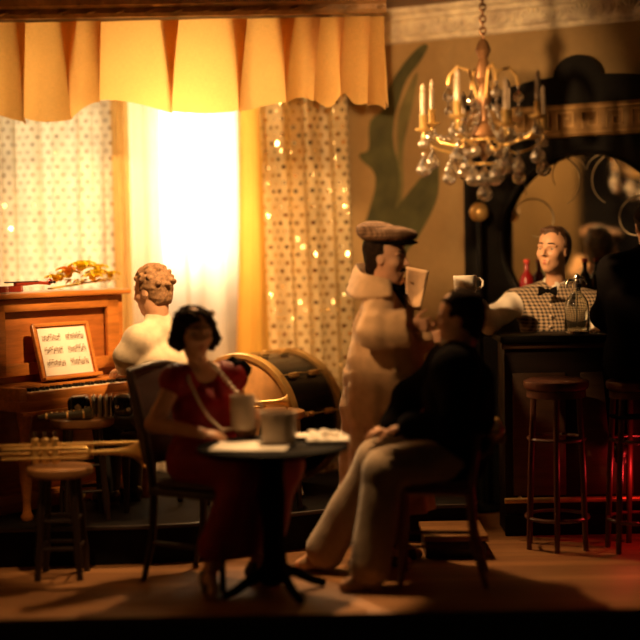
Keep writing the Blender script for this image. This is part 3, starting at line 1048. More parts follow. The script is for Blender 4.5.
# bouquet of yellow artificial flowers
bq = thing('flower_spray', 'spray of yellow and orange flowers on the far end of the piano top', 'flowers', PL(.28, .10, TOPZ), rzP)
rg = random.Random(9)
m = MB()
for k in range(5): m.tube([(-.24, rg.uniform(-.02, .02), .012), (-.05, rg.uniform(-.05, .05), .03), (rg.uniform(0, .2), rg.uniform(-.07, .07), .055)], .005, 6)
m.build('stems', M['leaf'], bq)
def flower(c, r, mat):
    f = MB(); a0 = rg.uniform(0, 6)
    for ring, (np_, rr, lift) in enumerate(((7, 1.0, .15), (6, .68, .5))):
        for i in range(np_):
            a = a0 + 2 * PI * i / np_ + ring * .4
            d = V3(math.cos(a), math.sin(a), lift).normalized(); sd = V3(-math.sin(a), math.cos(a), 0)
            f.grid(lambda u, v, d=d, sd=sd, rr=rr: tuple(Vector(c) + d * (r * rr * u) + sd * ((v - .5) * r * .75 * math.sin(PI * min(1, u * .9 + .08))) + UP * (r * .25 * math.sin(PI * u) + (v - .5) ** 2 * r * .5)), 4, 4)
    f.ball(Vector(c) + UP * r * .15, r * .3, 8)
    return f.build('flower', mat, bq)
for k, (x, y, z, r, mt) in enumerate(((-.17, 0, .06, .055, 'flower'), (-.12, -.04, .10, .06, 'flower_orange'), (-.05, .04, .08, .06, 'flower'), (-.02, -.03, .12, .065, 'flower'), (.05, .03, .13, .065, 'flower'), (.08, -.05, .08, .06, 'flower'), (.13, .01, .11, .06, 'flower'), (.19, -.03, .07, .055, 'flower'), (-.10, .05, .06, .05, 'flower'), (.03, -.07, .06, .055, 'flower'))):
    flower((x * 1.1, y, z), r * 1.25, M[mt])
for k in range(9):
    a = rg.uniform(-.2, .2); bsd = rg.choice((-1, 1))
    m = MB(); m.grid(lambda u, v, a=a, bsd=bsd: (a + .02 * u + (v - .5) * .03 * math.sin(PI * u), bsd * (.03 + .09 * u), .03 + .035 * math.sin(PI * u * .8)), 5, 3)
    m.build('leaf', M['leaf'], bq)

# ------------------------------------------------------------------ round stools (black turned legs, pale wooden seat)
def make_stool(name, label, cat, loc, H=.565, R=.165, group=None, seat='seat_wood', rz=0.):
    t = thing(name, label, cat, loc, rz, group)
    MB().lathe([(R * .9, H - .052), (R, H - .04), (R + .004, H - .02), (R, H - .006), (R - .015, H)], 32).build('seat', M[seat], t)
    for i in range(4):
        a = PI / 4 + i * PI / 2; c_, s_ = math.cos(a), math.sin(a)
        p = [(R * .62 * c_ + (R * .30 * c_) * (1 - z / H), R * .62 * s_ + (R * .30 * s_) * (1 - z / H), z) for z in (0.0, .04, .12, .22, .34, .44, H - .05)]
        MB().tube(p, [.017, .015, .022, .016, .022, .016, .02], 12).build('leg', M['dark_wood'], t)
    for lv in (.16, .30):
        for i in range(4):
            a = PI / 4 + i * PI / 2; b2 = a + PI / 2; rr = R * .62 + R * .30 * (1 - lv / H)
            MB().tube([(rr * math.cos(a), rr * math.sin(a), lv), (rr * math.cos(b2), rr * math.sin(b2), lv)], .009, 8).build('stretcher', M['dark_wood'], t)
    return t
s1l = at(60, 470, 7.11)
st1 = make_stool('round_stool', 'round stool on the floor in front of the stage with the trumpet on it', 'stool', (s1l.x, 7.11, 0), H=.57)
s2l = at(83, 420, 7.62)
st2 = make_stool('round_stool', 'round stool on the stage with the accordion on it', 'stool', (s2l.x, 7.60, STZ), H=.555, R=.17, rz=.3)
st3 = make_stool('round_stool', 'round stool in front of the bass drum holding a small brass horn', 'stool', (-.25, 7.86, STZ), H=.545, R=.155, rz=.2)

# ------------------------------------------------------------------ trumpet
def trumpet(loc, rz, ln, label, bell_r=.085, tilt=0.):
    t = thing('trumpet', label, 'trumpet', loc, rz)
    t.rotation_euler = (0, tilt, rz)
    z0, z1 = .030, .105      # lower and upper runs
    x0, x1 = -ln / 2, ln / 2
    m = MB()
    bx = [x0 + .10, x1 - .22, x1 - .14, x1 - .08, x1 - .04, x1 - .015, x1]
    br = [.011, .012, .016, .026, .044, .068, bell_r]
    m.tube([(x, 0, z0 + .03) for x in bx], br, 28, cap=False)
    m.tube([(x - .002, 0, z0 + .03) for x in bx][::-1], [r - .003 for r in br][::-1], 28, cap=False)
    m.tube([(x1, bell_r * math.cos(a), z0 + .03 + bell_r * math.sin(a)) for a in [2 * PI * i / 32 for i in range(32)]], .004, 8, closed=True)
    m.build('bell', M['brass'], t)
    arc = [(x0 + .10 - .045 * math.sin(a), 0, (z0 + .03 + z1) / 2 - (z1 - z0 - .03) / 2 * math.cos(a)) for a in [PI * i / 8 for i in range(9)]]
    m = MB(); m.tube(arc + [(x1 - .02, 0.0, z1), (x1 + .02, 0, z1 + .002)], .009, 12)
    m.build('lead_pipe', M['brass'], t)
    m = MB()
    m.tube([(x0 + .12, -.028, z1 - .015), (x1 - .30, -.028, z1 - .015)] + [(x1 - .30 + .03 * math.sin(a), -.028, z1 - .04 + .025 * math.cos(a)) for a in [PI * i / 6 for i in range(1, 7)]] + [(x0 + .12, -.028, z1 - .065)], .008, 10)
    m.build('tuning_slide', M['brass'], t)
    for k in range(3):
        x = -.06 + k * .05 - .07
        v = MB().lathe([(.017, -.008), (.019, 0), (.019, .02), (.018, .022), (.018, .10), (.020, .102), (.020, .118), (.010, .122)], 18, (x, -.014, z0 - .01))
        vv = v.build('valve', M['brass'], t)
        MB().lathe([(.004, .12), (.004, .145), (.012, .147), (.012, .152)], 12, (x, -.014, z0 - .01)).build('valve_cap', M['chrome'], vv)
    MB().tube([(x1 + .02, 0, z1 + .002), (x1 + .035, 0, z1 + .002)], [.010, .014], 12).build('mouthpiece', M['chrome'], t)
    for x in (x0 + .2, x1 - .26): MB().tube([(x, 0, z0 + .03), (x, 0, z1)], .005, 8).build('brace', M['brass'], t)
    return t
tl = at(66, 455, 7.11)
trumpet((tl.x - .02, 7.10, .574), .0, .84, 'long brass trumpet lying across the stool at the stage edge', tilt=-.012)

# small brass horn on the stool before the drum
hl = at(268, 404, 7.86)
t = thing('bugle', 'small brass horn lying in front of the black bass drum', 'horn', (hl.x - .01, 7.86, STZ + .546), .15)
bx = [-.13, -.02, .05, .085, .105, .118]; br = [.010, .012, .015, .020, .029, .042]
m = MB(); m.tube([(x, 0, .043) for x in bx], br, 24, cap=False); m.tube([(x - .001, 0, .043) for x in bx[::-1]], [r - .003 for r in br[::-1]], 24, cap=False)
m.tube([(.118, .042 * math.cos(a), .043 + .042 * math.sin(a)) for a in [2 * PI * i / 24 for i in range(24)]], .003, 6, closed=True)
m.build('bell', M['brass'], t)
m = MB(); m.tube([(-.13, .0, .043), (-.17, .01, .035), (-.175, .03, .02), (-.13, .045, .012), (-.02, .045, .012), (.0, .03, .02), (-.03, .012, .03), (-.2, .0, .05)], .008, 10); m.build('tubing', M['brass'], t)

# ------------------------------------------------------------------ accordion and clarinet on the stage stool
SZ2 = STZ + .556
al = at(101, 400, 7.60)
t = thing('accordion', 'black accordion with white bellows stripes lying on a stool', 'accordion', (al.x, 7.60, SZ2), .1)
for s, wd in ((-1, .12), (1, .11)):
    MB().box((s * .115 + (.005 if s > 0 else 0), 0, .062), (wd, .19, .118), .03, (0, .06 * s, 0), seg=4).build('end_box', M['bakelite'], t)
for k in range(6):
    MB().box((-.040 + k * .017, 0, .060 + .002 * (k % 2)), (.0085, .175, .108), .004).build('bellows_fold', M['bellows'] if k % 2 == 0 else M['bakelite'], t)
for x in (-.045, .058): MB().box((x, 0, .062), (.007, .192, .122), .003).build('metal_rim', M['chrome'], t)
for x, z in ((-.075, .06), (-.15, .045), (.09, .06), (.15, .045), (.178, .06)): MB().ball((x, -.097, z), .011, 10, (1, .5, 1)).build('stud', M['chrome'], t)
m = MB()
m.box((-.118, -.0985, .064), (.028, .004, .028), .001, (0, PI / 4, 0)); m.build('diamond_badge', M['bellows'], t)
MB().tube([(.175, 0, .06), (.20, 0, .06)], [.012, .018], 12).build('strap_knob', M['brass'], t)
cl = at(70, 410, 7.48)
t = thing('clarinet', 'dark tapered clarinet lying beside the accordion on the stool', 'clarinet', (cl.x - .015, 7.452, SZ2 + .002), .10)
t.rotation_euler = (0, -.0, .22)
MB().tube([(-.15, 0, .02), (-.10, 0, .022), (.0, 0, .024), (.10, 0, .03), (.13, 0, .034)], [.010, .016, .018, .028, .034], 16).build('barrel', M['olive'], t)
for k in range(6): MB().lathe([(.006, 0), (.007, .004), (.003, .007)], 10, (-.08 + k * .03, -.004, .040 + k * .0012)).build('key', M['brass'], t)
for x, r in ((-.11, .018), (.0, .020), (.085, .028)): MB().tube([(x, 0, .0225 + (x + .1) * .03), (x + .01, 0, .0225 + (x + .1) * .03)], r, 14).build('ring', M['brass'], t)

# piano bench
bl = PL(.24, -.64, 0)
t = thing('piano_bench', 'dark piano bench under the curly haired pianist', 'bench', (bl.x, bl.y, STZ), rzP)
MB().box((0, 0, .43), (.46, .26, .04), .012).build('seat', M['dark_wood'], t)
for x in (-.2, .2):
    for y in (-.1, .1): MB().tube([(x, y, .41), (x * 1.03, y * 1.05, .2), (x * 1.05, y * 1.1, 0)], [.022, .018, .016], 10).build('leg', M['dark_wood'], t)
for y in (-.1, .1): MB().box((0, y, .385), (.38, .02, .05), .004).build('apron', M['dark_wood'], t)

# ------------------------------------------------------------------ bass drum
dA = V3(-.49, 8.30, STZ + .425); dB = V3(-.19, 8.72, STZ + .425); ax = (dB - dA).normalized(); DL = (dB - dA).length
rzD = math.atan2(ax.y, ax.x)
mid = (dA + dB) / 2
t = thing('bass_drum', 'black bass drum with gold hoops standing on the stage', 'drum', (mid.x, mid.y, STZ), rzD)
MX = Matrix.Translation((0, 0, .425)) @ Matrix.Rotation(PI / 2, 4, 'Y')     # lathe axis z -> local x
R0 = .40
sh_ = MB().lathe([(R0 - .02, -DL / 2 + .02), (R0 - .012, -DL / 2 + .02), (R0 - .012, DL / 2 - .02), (R0 - .02, DL / 2 - .02)], 56, M=MX).build('shell', M['drum_shell'], t)
for s in (-1, 1):
    z = s * (DL / 2 - .03)
    m = MB(); m.lathe([(R0 - .02, z - .03 * 1), (R0 + .008, z - .03), (R0 + .012, z - .02), (R0 + .012, z + .02), (R0 + .008, z + .03), (R0 - .02, z + .03), (R0 - .02, z - .03)], 56, M=MX)
    m.f = m.f[:-2]
    m.build('hoop', M['brass'] if s < 0 else M['gold_old'], t)
    zz = s * (DL / 2 - .008)
    MB().lathe([(.01, zz), (R0 - .03, zz - .004 * s), (R0 - .022, zz - .01 * s)], 56, M=MX).build('drum_head', M['drum_head'], t)
for i in range(10):
    a = 2 * PI * i / 10 + .18
    R2 = Matrix.Translation((0, 0, .425)) @ Matrix.Rotation(a, 4, 'X')
    for x in (-.10, .10):
        g = MB(); g.box((x, 0, R0 + .004), (.085, .034, .022), .008, M=R2); g.tube([(x - .02, 0, R0 + .02), (x + .06, 0, R0 + .02)], .006, 8, M=R2)
        lg_ = g.build('lug', M['gold_old'], t)
        MB().ball((x, 0, R0 + .018), .010, 10, M=R2).build('screw', M['brass'], lg_)
    MB().tube([(-DL / 2 + .02, 0, R0 + .018), (DL / 2 - .02, 0, R0 + .018)], .0035, 6, M=R2).build('tension_rod', M['gold_old'], t)
for s in (-1, 1): MB().tube([(-.12, s * .30, .16), (-.20, s * .42, .012)], [.012, .009], 10).build('spur', M['chrome'], t)
MB().box((0, 0, .008), (.2, .2, .016), .004).build('foot_pad', M['ebony'], t)

# ------------------------------------------------------------------ café table and what stands on it
TX, TY, TZ = at(272, 449, 6.62).x, 6.66, .722
t = thing('cafe_table', 'round black pedestal table between the seated woman and man', 'table', (TX, TY, 0))
MB().lathe([(.33, TZ - .03), (.362, TZ - .026), (.366, TZ - .014), (.362, TZ - .003), (.35, TZ)], 56).build('tabletop', M['table'], t)
MB().lathe([(.07, .06), (.075, .10), (.060, .16), (.052, .30), (.060, .48), (.052, .56), (.06, .66), (.14, TZ - .035), (.15, TZ - .028)], 24).build('pedestal', M['table'], t)
for i in range(4):
    a = .5 + i * PI / 2; c_, s_ = math.cos(a), math.sin(a)
    MB().tube([(.03 * c_, .03 * s_, .12), (.12 * c_, .12 * s_, .09), (.21 * c_, .21 * s_, .04), (.27 * c_, .27 * s_, .02)], [.03, .026, .022, .02], 10).build('foot', M['table'], t)

def sheet(name, label, cat, c, w, d, rz, mat, amp=.0, seed=0):
    rng = random.Random(seed); t = (rng.uniform(0, 6), rng.uniform(0, 6))
    m = MB()
    def h(u, v): return .004 + amp * (.5 + .5 * math.sin(7 * u + t[0] + 3 * v)) * (.5 + .5 * math.sin(6 * v + t[1] - 2 * u))
    nn = 16
    m.grid(lambda u, v: ((u - .5) * w, (v - .5) * d, h(u, v)), nn, nn)
    k = len(m.v)
    m.v += [(x, y, z - .0035) for x, y, z in m.v[:k]]
    m.f += [tuple(i + k for i in reversed(f)) for f in m.f]
    e = list(range(nn + 1)) + [(j * (nn + 1) + nn) for j in range(1, nn + 1)] + [nn * (nn + 1) + i for i in range(nn - 1, -1, -1)] + [j * (nn + 1) for j in range(nn - 1, 0, -1)]
    m.f += [(e[i], e[i] + k, e[(i + 1) % len(e)] + k, e[(i + 1) % len(e)]) for i in range(len(e))]
    o = m.build(name, mat, None); o.location = c; o.rotation_euler = (0, 0, rz)
    return tag(o, label, cat)

pa = at(252, 449, 6.62)
sheet('newspaper', 'pale folded paper lying on the near left of the black table', 'paper', (pa.x, 6.60, TZ + .0005), .36, .30, -.12, M['paper'], .002, 3)
nb_ = at(330, 437, 6.72)
F = Field((nb_.x - .14, 6.58, TZ - .01), (nb_.x + .13, 6.84, TZ + .12), .005)
rg = random.Random(12)
for k in range(12):
    a = V3(nb_.x + rg.uniform(-.085, .065), 6.71 + rg.uniform(-.08, .08), TZ + rg.uniform(.02, .05)); d_ = V3(rg.uniform(-1, 1), rg.uniform(-1, 1), rg.uniform(-.3, .3)).normalized() * .035
    F.cap(a, a + d_, rg.uniform(.012, .022), rg.uniform(.008, .014), .012)
F.box((nb_.x - .01, 6.71, TZ + .012), (.10, .09, .0115), None, .008, .015)
F.wob(.003, 80, 4)
F.d[:, :, :int((.0015 + .01) / .005) + 1] = np.maximum(F.d[:, :, :int((.0015 + .01) / .005) + 1], .004)
tag(F.build('napkin', M['napkin'], None, (nb_.x, 6.71, TZ)), 'crumpled white napkin on the right side of the black table', 'napkin')


def mug(name, label, loc, r, h, rz=0., handle=True, mat='ceramic', cat='mug', group=None):
    t = thing(name, label, cat, loc, rz, group)
    m = MB(); w = .10 * r
    m.lathe([(r * .80, 0), (r * .90, h * .03), (r * .94, h * .2), (r * .97, h * .6), (r, h * .97), (r * .99, h), (r - w, h), (r - w, h * .9), (r * .84, h * .2), (r * .7, h * .08), (.001, h * .08)], 32)
    m.build('cup', M[mat], t)
    if handle:
        m = MB(); m.tube([(r * .93 + .0, 0, h * .78), (r * 1.25, 0, h * .82), (r * 1.55, 0, h * .66), (r * 1.55, 0, h * .42), (r * 1.25, 0, h * .24), (r * .90, 0, h * .24)], [r * .13] * 6, 10)
        m.build('handle', M[mat], t)
    return t
c1 = at(279, 440, 6.66)
mug('mug', 'big stoneware mug standing on the black table in front of the drum', (c1.x, 6.66, TZ + .0075), .088, .150, 2.2, mat='stoneware')
# a low glass ashtray near the woman's side
c2 = at(300, 436, 6.84)
t = thing('saucer', 'small pale saucer between the big mug and the crumpled napkin', 'saucer', (c2.x, 6.84, TZ + .001))
MB().lathe([(.035, 0), (.04, .004), (.075, .016), (.078, .019), (.05, .009), (.001, .008)], 28).build('dish', M['ceramic'], t)

# ------------------------------------------------------------------ chairs
def make_chair(name, label, loc, rz, seat_h=.50, back_h=1.08, padded=True, wood='chair_wood', finial=False, w=.42):
    """faces local -y"""
    t = thing(name, label, 'chair', loc, rz)
    hw = w / 2
    MB().box((0, 0, seat_h - .03), (w, w, .04), .012).build('seat_frame', M[wood], t)
    MB().box((0, -.01, seat_h + .005), (w - .05, w - .05, .045), .02, seg=4).build('seat', M['chair_pad'] if padded else M['seat_wood'], t)
    for s in (-1, 1):
        MB().tube([(s * (hw - .025), -hw + .025, seat_h - .03), (s * (hw - .022), -hw + .022, .25), (s * (hw - .018), -hw + .012, .0)], [.022, .020, .015], 12).build('leg', M[wood], t)
        MB().tube([(s * (hw - .025), hw - .025, seat_h - .03), (s * (hw - .022), hw - .01, .22), (s * (hw - .018), hw + .05, .0)], [.022, .020, .015], 12).build('leg', M[wood], t)
        p = MB(); p.tube([(s * (hw - .025), hw - .025, seat_h - .04), (s * (hw - .022), hw + .02, seat_h + .25), (s * (hw - .012), hw + .10, back_h)], [.022, .02, .017], 12)
        po = p.build('back_post', M[wood], t)
        if finial: MB().ball((s * (hw - .012), hw + .102, back_h + .022), .030, 16).build('finial', M['gold_old'], po)
        MB().tube([(s * (hw - .02), -hw + .018, .2), (s * (hw - .02), hw + .0, .2)], .010, 8).build('stretcher', M[wood], t)
    def bk(u, v, off):
        z = seat_h + .10 + (back_h - seat_h - .11) * v
        y = hw + .0 + .105 * v + off - .03 * math.sin(PI * u)
        return ((u - .5) * (w - .06), y, z + (.03 * math.sin(PI * u) if v > .9 else 0))
    if padded:
        m = MB(); m.grid(lambda u, v: bk(u, v, .012 * 1 - .02 * math.sin(PI * v)), 12, 12); k = len(m.v)
        m.grid(lambda u, v: bk(u, v, .045), 12, 12)
        nn = 13; e = list(range(nn)) + [j * nn + nn - 1 for j in range(1, nn)] + [(nn - 1) * nn + i for i in range(nn - 2, -1, -1)] + [j * nn for j in range(nn - 2, 0, -1)]
        m.f += [(e[i], e[(i + 1) % len(e)], e[(i + 1) % len(e)] + k, e[i] + k) for i in range(len(e))]
        m.build('backrest', M['chair_pad'], t)
        MB().tube([bk(u / 8, 1.0, .025) for u in range(9)], .022, 10).build('top_rail', M[wood], t)
    else:
        for v, th in ((1.0, .04), (.55, .028)):
            m = MB()
            m.tube([bk(u / 8, v, .02) for u in range(9)], [th * .7] * 9, 10); m.build('back_rail', M[wood], t)
        for i in range(5):
            u = .14 + .18 * i
            MB().tube([bk(u, 0, .02), bk(u, .5, .02), bk(u, .97, .02)], .011, 8).build('spindle', M[wood], t)
    return t
wch = make_chair('cafe_chair', 'high-backed brown leather chair the woman in red sits on', (-.56, 7.0, 0), 1.00, .49, 1.055, True, 'dark_wood', w=.46)
mch = make_chair('cafe_chair', 'wooden spindle chair the man in cream trousers sits on', (.565, 6.90, 0), -PI / 2 - .12, .50, .735, False, 'chair_wood', True, w=.38)

# ------------------------------------------------------------------ bar
t = thing('bar_counter', 'dark wooden bar counter behind the two bar stools', 'bar', (1.62, 8.04, 0))
BZ = 1.145
MB().box((0, 0, BZ - .02), (1.22, .38, .04), .012).build('counter_top', M['black_wood'], t)
MB().box((0, -.13, BZ - .06), (1.20, .05, .035), .01).build('rail_moulding', M['bar_rail'], t)
m = MB().box((0, .02, (BZ - .04) / 2), (1.16, .28, BZ - .05), .004); m.build('body', M['bar_wood'], t)
for i in range(3): MB().box((-.385 + i * .385, -.128, .58), (.30, .016, .70), .006).build('front_panel', M['bar_rail'], t)
MB().box((0, -.125, .06), (1.17, .02, .12), .004).build('plinth', M['black_wood'], t)
m = MB(); m.tube([(-.6, -.23, .22), (.6, -.23, .22)], .016, 12); fr_ = m.build('foot_rail', M['gold_old'], t)
for x in (-.5, 0, .5): MB().tube([(x, -.23, .22), (x, -.10, .22)], .01, 8).build('bracket', M['gold_old'], fr_)

def make_bar_stool(label, loc, rz):
    t = thing('bar_stool', label, 'bar stool', loc, rz, 'bar stools')
    H = .925
    MB().lathe([(.155, H - .06), (.172, H - .05), (.178, H - .03), (.175, H - .01), (.15, H)], 32).build('seat', M['stool_wood'], t)
    MB().lathe([(.150, H - .10), (.160, H - .098), (.160, H - .062), (.150, H - .06)], 32).build('seat_ring', M['stool_wood'], t)
    for i in range(6):
        a = i * PI / 3 + .35; c_, s_ = math.cos(a), math.sin(a)
        MB().tube([(.140 * c_, .140 * s_, H - .09), (.16 * c_, .16 * s_, .45), (.175 * c_, .175 * s_, 0)], [.015, .017, .015], 10).build('leg', M['stool_wood'], t)
    for z, r in ((.17, .170), (.60, .153)):
        m = MB(); m.tube([(r * math.cos(2 * PI * k / 32), r * math.sin(2 * PI * k / 32), z) for k in range(32)], .010, 8, closed=True); m.build('ring', M['stool_wood'], t)
    return t
bs = make_bar_stool('empty reddish wooden bar stool below the bartender', (1.28, 7.60, 0), 0)
bs2 = copy_thing(bs, (1.71, 7.50, 0), .3, 'bar stool under the customer dressed in black')

# soda siphon on the bar
sl = at(577, 331, 7.95)
t = thing('soda_siphon', 'clear glass soda siphon standing on the bar in front of the bartender', 'siphon', (sl.x, 7.95, BZ))
m = MB(); m.lathe([(.062, 0), (.068, .006), (.069, .02), (.069, .15), (.064, .185), (.045, .215), (.026, .232), (.022, .25), (.022, .262), (.017, .262), (.017, .248), (.040, .210), (.058, .182), (.063, .15), (.063, .022), (.058, .016), (.001, .014)], 36)
m.build('bottle', M['glass'], t)
MB().lathe([(.066, .001), (.0705, .003), (.0705, .016), (.066, .018)], 32).build('base_ring', M['chrome'], t)
hd_ = MB(); hd_.lathe([(.021, .262), (.027, .264), (.027, .285), (.018, .292), (.014, .31), (.019, .318), (.016, .335), (.004, .342)], 20)
hh_ = hd_.build('head', M['chrome'], t)
MB().tube([(-.01, 0, .305), (-.045, -.01, .308), (-.058, -.012, .29), (-.06, -.012, .262)], [.008, .009, .008, .007], 10).build('spout', M['chrome'], hh_)
MB().tube([(.01, 0, .322), (.04, 0, .315), (.06, 0, .285)], [.007, .007, .005], 10).build('lever', M['chrome'], hh_)
MB().tube([(0, 0, .26), (0, 0, .03)], .004, 8).build('dip_tube', M['chrome'], t)

# ------------------------------------------------------------------ back bar with round mirror (local: x along the wall, y into the room = -wall normal side)
BC = at_wall(588, 250); BC.z = 0
rzB = math.atan2(WW.y, WW.x)
bb = thing('back_bar', 'black wooden back bar with arched pediment, key frieze and round mirror', 'back bar', BC, rzB)
MZ, MR = 1.675, .545
# front board with a round opening
m = MB(); N = 64; hwB = .775; ztop = 2.31; zb = .02
circ = [(MR * math.cos(2 * PI * i / N), MZ + MR * math.sin(2 * PI * i / N)) for i in range(N)]
def sq(i):
    a = 2 * PI * i / N; c_, s_ = math.cos(a), math.sin(a)
    h = (ztop - MZ) if s_ > 0 else (MZ - zb)
    k = min(hwB / max(abs(c_), 1e-6), h / max(abs(s_), 1e-6)); return (c_ * k, MZ + s_ * k)
rect = [sq(i) for i in range(N)]
for y in (-.075, -.005):
    m.v += [(x, y, z) for x, z in circ] + [(x, y, z) for x, z in rect]
for i in range(N):
    j = (i + 1) % N
    m.f += [(i, j, N + j, N + i), (2 * N + i, 3 * N + i, 3 * N + j, 2 * N + j), (i, 2 * N + i, 2 * N + j, j), (N + i, N + j, 3 * N + j, 3 * N + i)]
m.build('board', M['black_wood'], bb, ang=30)
for s in (-1, 1):
    MB().box((s * (hwB - .05), -.105, 1.17), (.10, .06, 2.30), .012).build('pilaster', M['black_wood'], bb)
m = MB(); m.tube([(MR * math.cos(2 * PI * i / 64), -.078, MZ + MR * math.sin(2 * PI * i / 64)) for i in range(64)], .014, 8, closed=True); m.build('mirror_rim', M['black_wood'], bb)
# mirror glass
n = NT('mirror_glass')
M['mirror'] = n.done(n.bsdf((.86, .80, .66), .045, 1.0))
m = MB(); m.v = [(0, -.03, MZ)] + [((MR + .01) * math.cos(2 * PI * i / 96), -.03, MZ + (MR + .01) * math.sin(2 * PI * i / 96)) for i in range(96)]
m.f = [(0, 1 + (i + 1) % 96, 1 + i) for i in range(96)]
m.v += [(x, -.022, z) for x, y, z in m.v]; m.f += [tuple(q + 97 for q in reversed(f)) for f in m.f[:96]]
m.f += [(1 + i, 1 + (i + 1) % 96, 98 + (i + 1) % 96, 98 + i) for i in range(96)]
mg = m.build('mirror', M['mirror'], bb, smooth=False)
# reflected swirl stripes, painted on the glass as thin pale curves
M['swirl_paint'] = plain('reflected_swirl_paint', (.34, .26, .13), .5, amt=.1)
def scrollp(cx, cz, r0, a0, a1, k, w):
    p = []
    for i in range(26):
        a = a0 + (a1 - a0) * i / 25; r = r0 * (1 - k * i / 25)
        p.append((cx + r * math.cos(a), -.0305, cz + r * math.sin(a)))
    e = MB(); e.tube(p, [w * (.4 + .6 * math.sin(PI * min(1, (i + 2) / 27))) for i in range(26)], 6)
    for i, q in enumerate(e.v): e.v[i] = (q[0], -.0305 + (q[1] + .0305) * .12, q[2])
    e.build('painted_reflection', M['swirl_paint'], mg)
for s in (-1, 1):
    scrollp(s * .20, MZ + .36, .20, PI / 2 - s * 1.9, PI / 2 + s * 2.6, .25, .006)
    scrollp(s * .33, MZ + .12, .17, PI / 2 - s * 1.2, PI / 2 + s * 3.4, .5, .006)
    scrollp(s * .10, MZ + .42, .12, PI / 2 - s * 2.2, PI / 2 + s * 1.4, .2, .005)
# Greek key frieze
m = MB().box((0, -.10, 2.41), (2 * hwB + .06, .10, .20), .008); fz = m.build('frieze', M['gold_old'], bb)
M['frieze'] = plain('frieze_gilt', (.34, .20, .07), .45, .35, amt=.25); fz.data.materials[0] = M['frieze']
M['key'] = plain('key_relief', (.46, .29, .11), .4, .4, amt=.15)
for z in (2.335, 2.485): MB().box((0, -.153, z), (2 * hwB + .04, .016, .018), .004).build('fillet', M['key'], fz)
for i in range(10):
    x = -.70 + i * .155
    k = MB()
    for (cx, cz, wx, wz) in ((-.055, 0, .012, .11), (-.005, .049, .10, .012), (.04, .01, .012, .09), (.015, -.035, .06, .012), (-.015, -.012, .012, .05), (.0, .012, .035, .012)):
        k.box((x + cx, -.153, 2.41 + cz), (wx, .012, wz), .003)
    k.build('key_motif', M['key'], fz)
# pediment
o_ = [(-hwB - .03, 2.51), (hwB + .03, 2.51), (hwB + .03, 2.54)]
for i in range(1, 12):
    u = i / 12; o_.append((hwB + .03 - u * (hwB - .12), 2.54 + .14 * math.sin(u * PI / 2)))
for i in range(13):
    a = PI * i / 12; o_.append((-.03 + .15 * math.cos(a), 2.685 + .125 * math.sin(a)))
for i in range(11, 0, -1):
    u = i / 12; o_.append((-hwB - .03 + u * (hwB - .14), 2.54 + .14 * math.sin(u * PI / 2)))
o_.append((-hwB - .03, 2.54))
MB().prism(o_, .09, Matrix.Translation((0, -.10, 0))).build('pediment', M['black_wood'], bb)
MB().box((0, -.13, 1.27), (2 * hwB - .2, .15, .03), .006).build('shelf', M['bar_rail'], bb)
MB().box((0, -.10, .55), (2 * hwB - .2, .16, 1.06), .006).build('cupboard', M['black_wood'], bb)
def BB(x, y, z): return BC + WW * x + WN * (-y) + UP * z
def bottle(label, loc, mat, cap, hgt=.28, r=.036, cat='bottle'):
    t = thing('bottle', label, cat, loc, 0, 'bottles on the back bar')
    MB().lathe([(r * .9, 0), (r, .006), (r, hgt * .55), (r * .8, hgt * .66), (r * .36, hgt * .76), (r * .34, hgt * .93), (r * .42, hgt * .935), (r * .42, hgt * .96)], 24).build('glass', M[mat], t)
    MB().lathe([(r * .40, hgt * .955), (r * .44, hgt * .96), (r * .44, hgt * 1.03), (r * .3, hgt * 1.035)], 16).build('cap', M[cap], t)
    return t
def bbpx(px, z=1.287):
    # point of the shelf line seen at this picture column
    o = V3(0, 0, CAM_Z); d = ray(px, 290); p0 = BB(0, -.14, 0)
    q = o + d * ((p0 - o).dot(WN) / d.dot(WN)); q.z = z; return q
bottle('red bottle on the back bar beside the black frame', bbpx(527), 'red_glass', 'red_cap', .27, .045)
bottle('dark bottle with a red cap behind the bartender', bbpx(585), 'dark_glass', 'red_cap', .27, .04)

# pole with a ball finial
hb = at(479, 212, 8.72)
t = thing('pole_stand', 'slim black pole with a tan ball finial left of the mirror', 'stand', (hb.x, 8.72, 0))
MB().lathe([(.13, 0), (.13, .012), (.05, .03), (.02, .05), (.017, .09)], 28).build('base', M['black_wood'], t)
MB().tube([(0, 0, .05), (0, 0, 1.0), (.0, 0, hb.z - .05)], .0175, 14).build('pole', M['black_wood'], t)
MB().ball((0, 0, hb.z), .062, 24).build('ball_finial', M['gold_old'], t)

# ------------------------------------------------------------------ chandelier
M['bronze'] = plain('bronze', (.22, .11, .045), .4, .5, amt=.2)
cc = at(484, 131, 7.25)
t = thing('chandelier', 'brass chandelier with candle tubes and cut crystal drops', 'chandelier', (cc.x, 7.25, 0))
zc = cc.z
MB().lathe([(.055, 3.185), (.06, 3.199), (.05, 3.17), (.018, 3.15), (.012, 3.13)], 20).build('ceiling_rose', M['gold_old'], t)
m = MB()
for k in range(int((3.13 - (zc + .45)) / .03)):
    z = 3.115 - k * .03; aa = (k % 2) * PI / 2
    m.tube([(.015 * math.cos(a) * math.cos(aa), .015 * math.cos(a) * math.sin(aa), z + .021 * math.sin(a)) for a in [2 * PI * i / 10 for i in range(10)]], .0055, 6, closed=True)
m.build('chain', M['bronze'], t)
MB().lathe([(.012, zc + .47), (.028, zc + .45), (.040, zc + .41), (.022, zc + .37), (.034, zc + .33), (.045, zc + .27), (.026, zc + .24), (.036, zc + .20), (.042, zc + .16), (.022, zc + .11), (.02, zc + .05), (.05, zc + .02), (.065, zc - .02), (.05, zc - .06), (.02, zc - .09), (.03, zc - .12), (.012, zc - .15), (.004, zc - .17)], 24).build('stem', M['bronze'], t)
rg = random.Random(21)
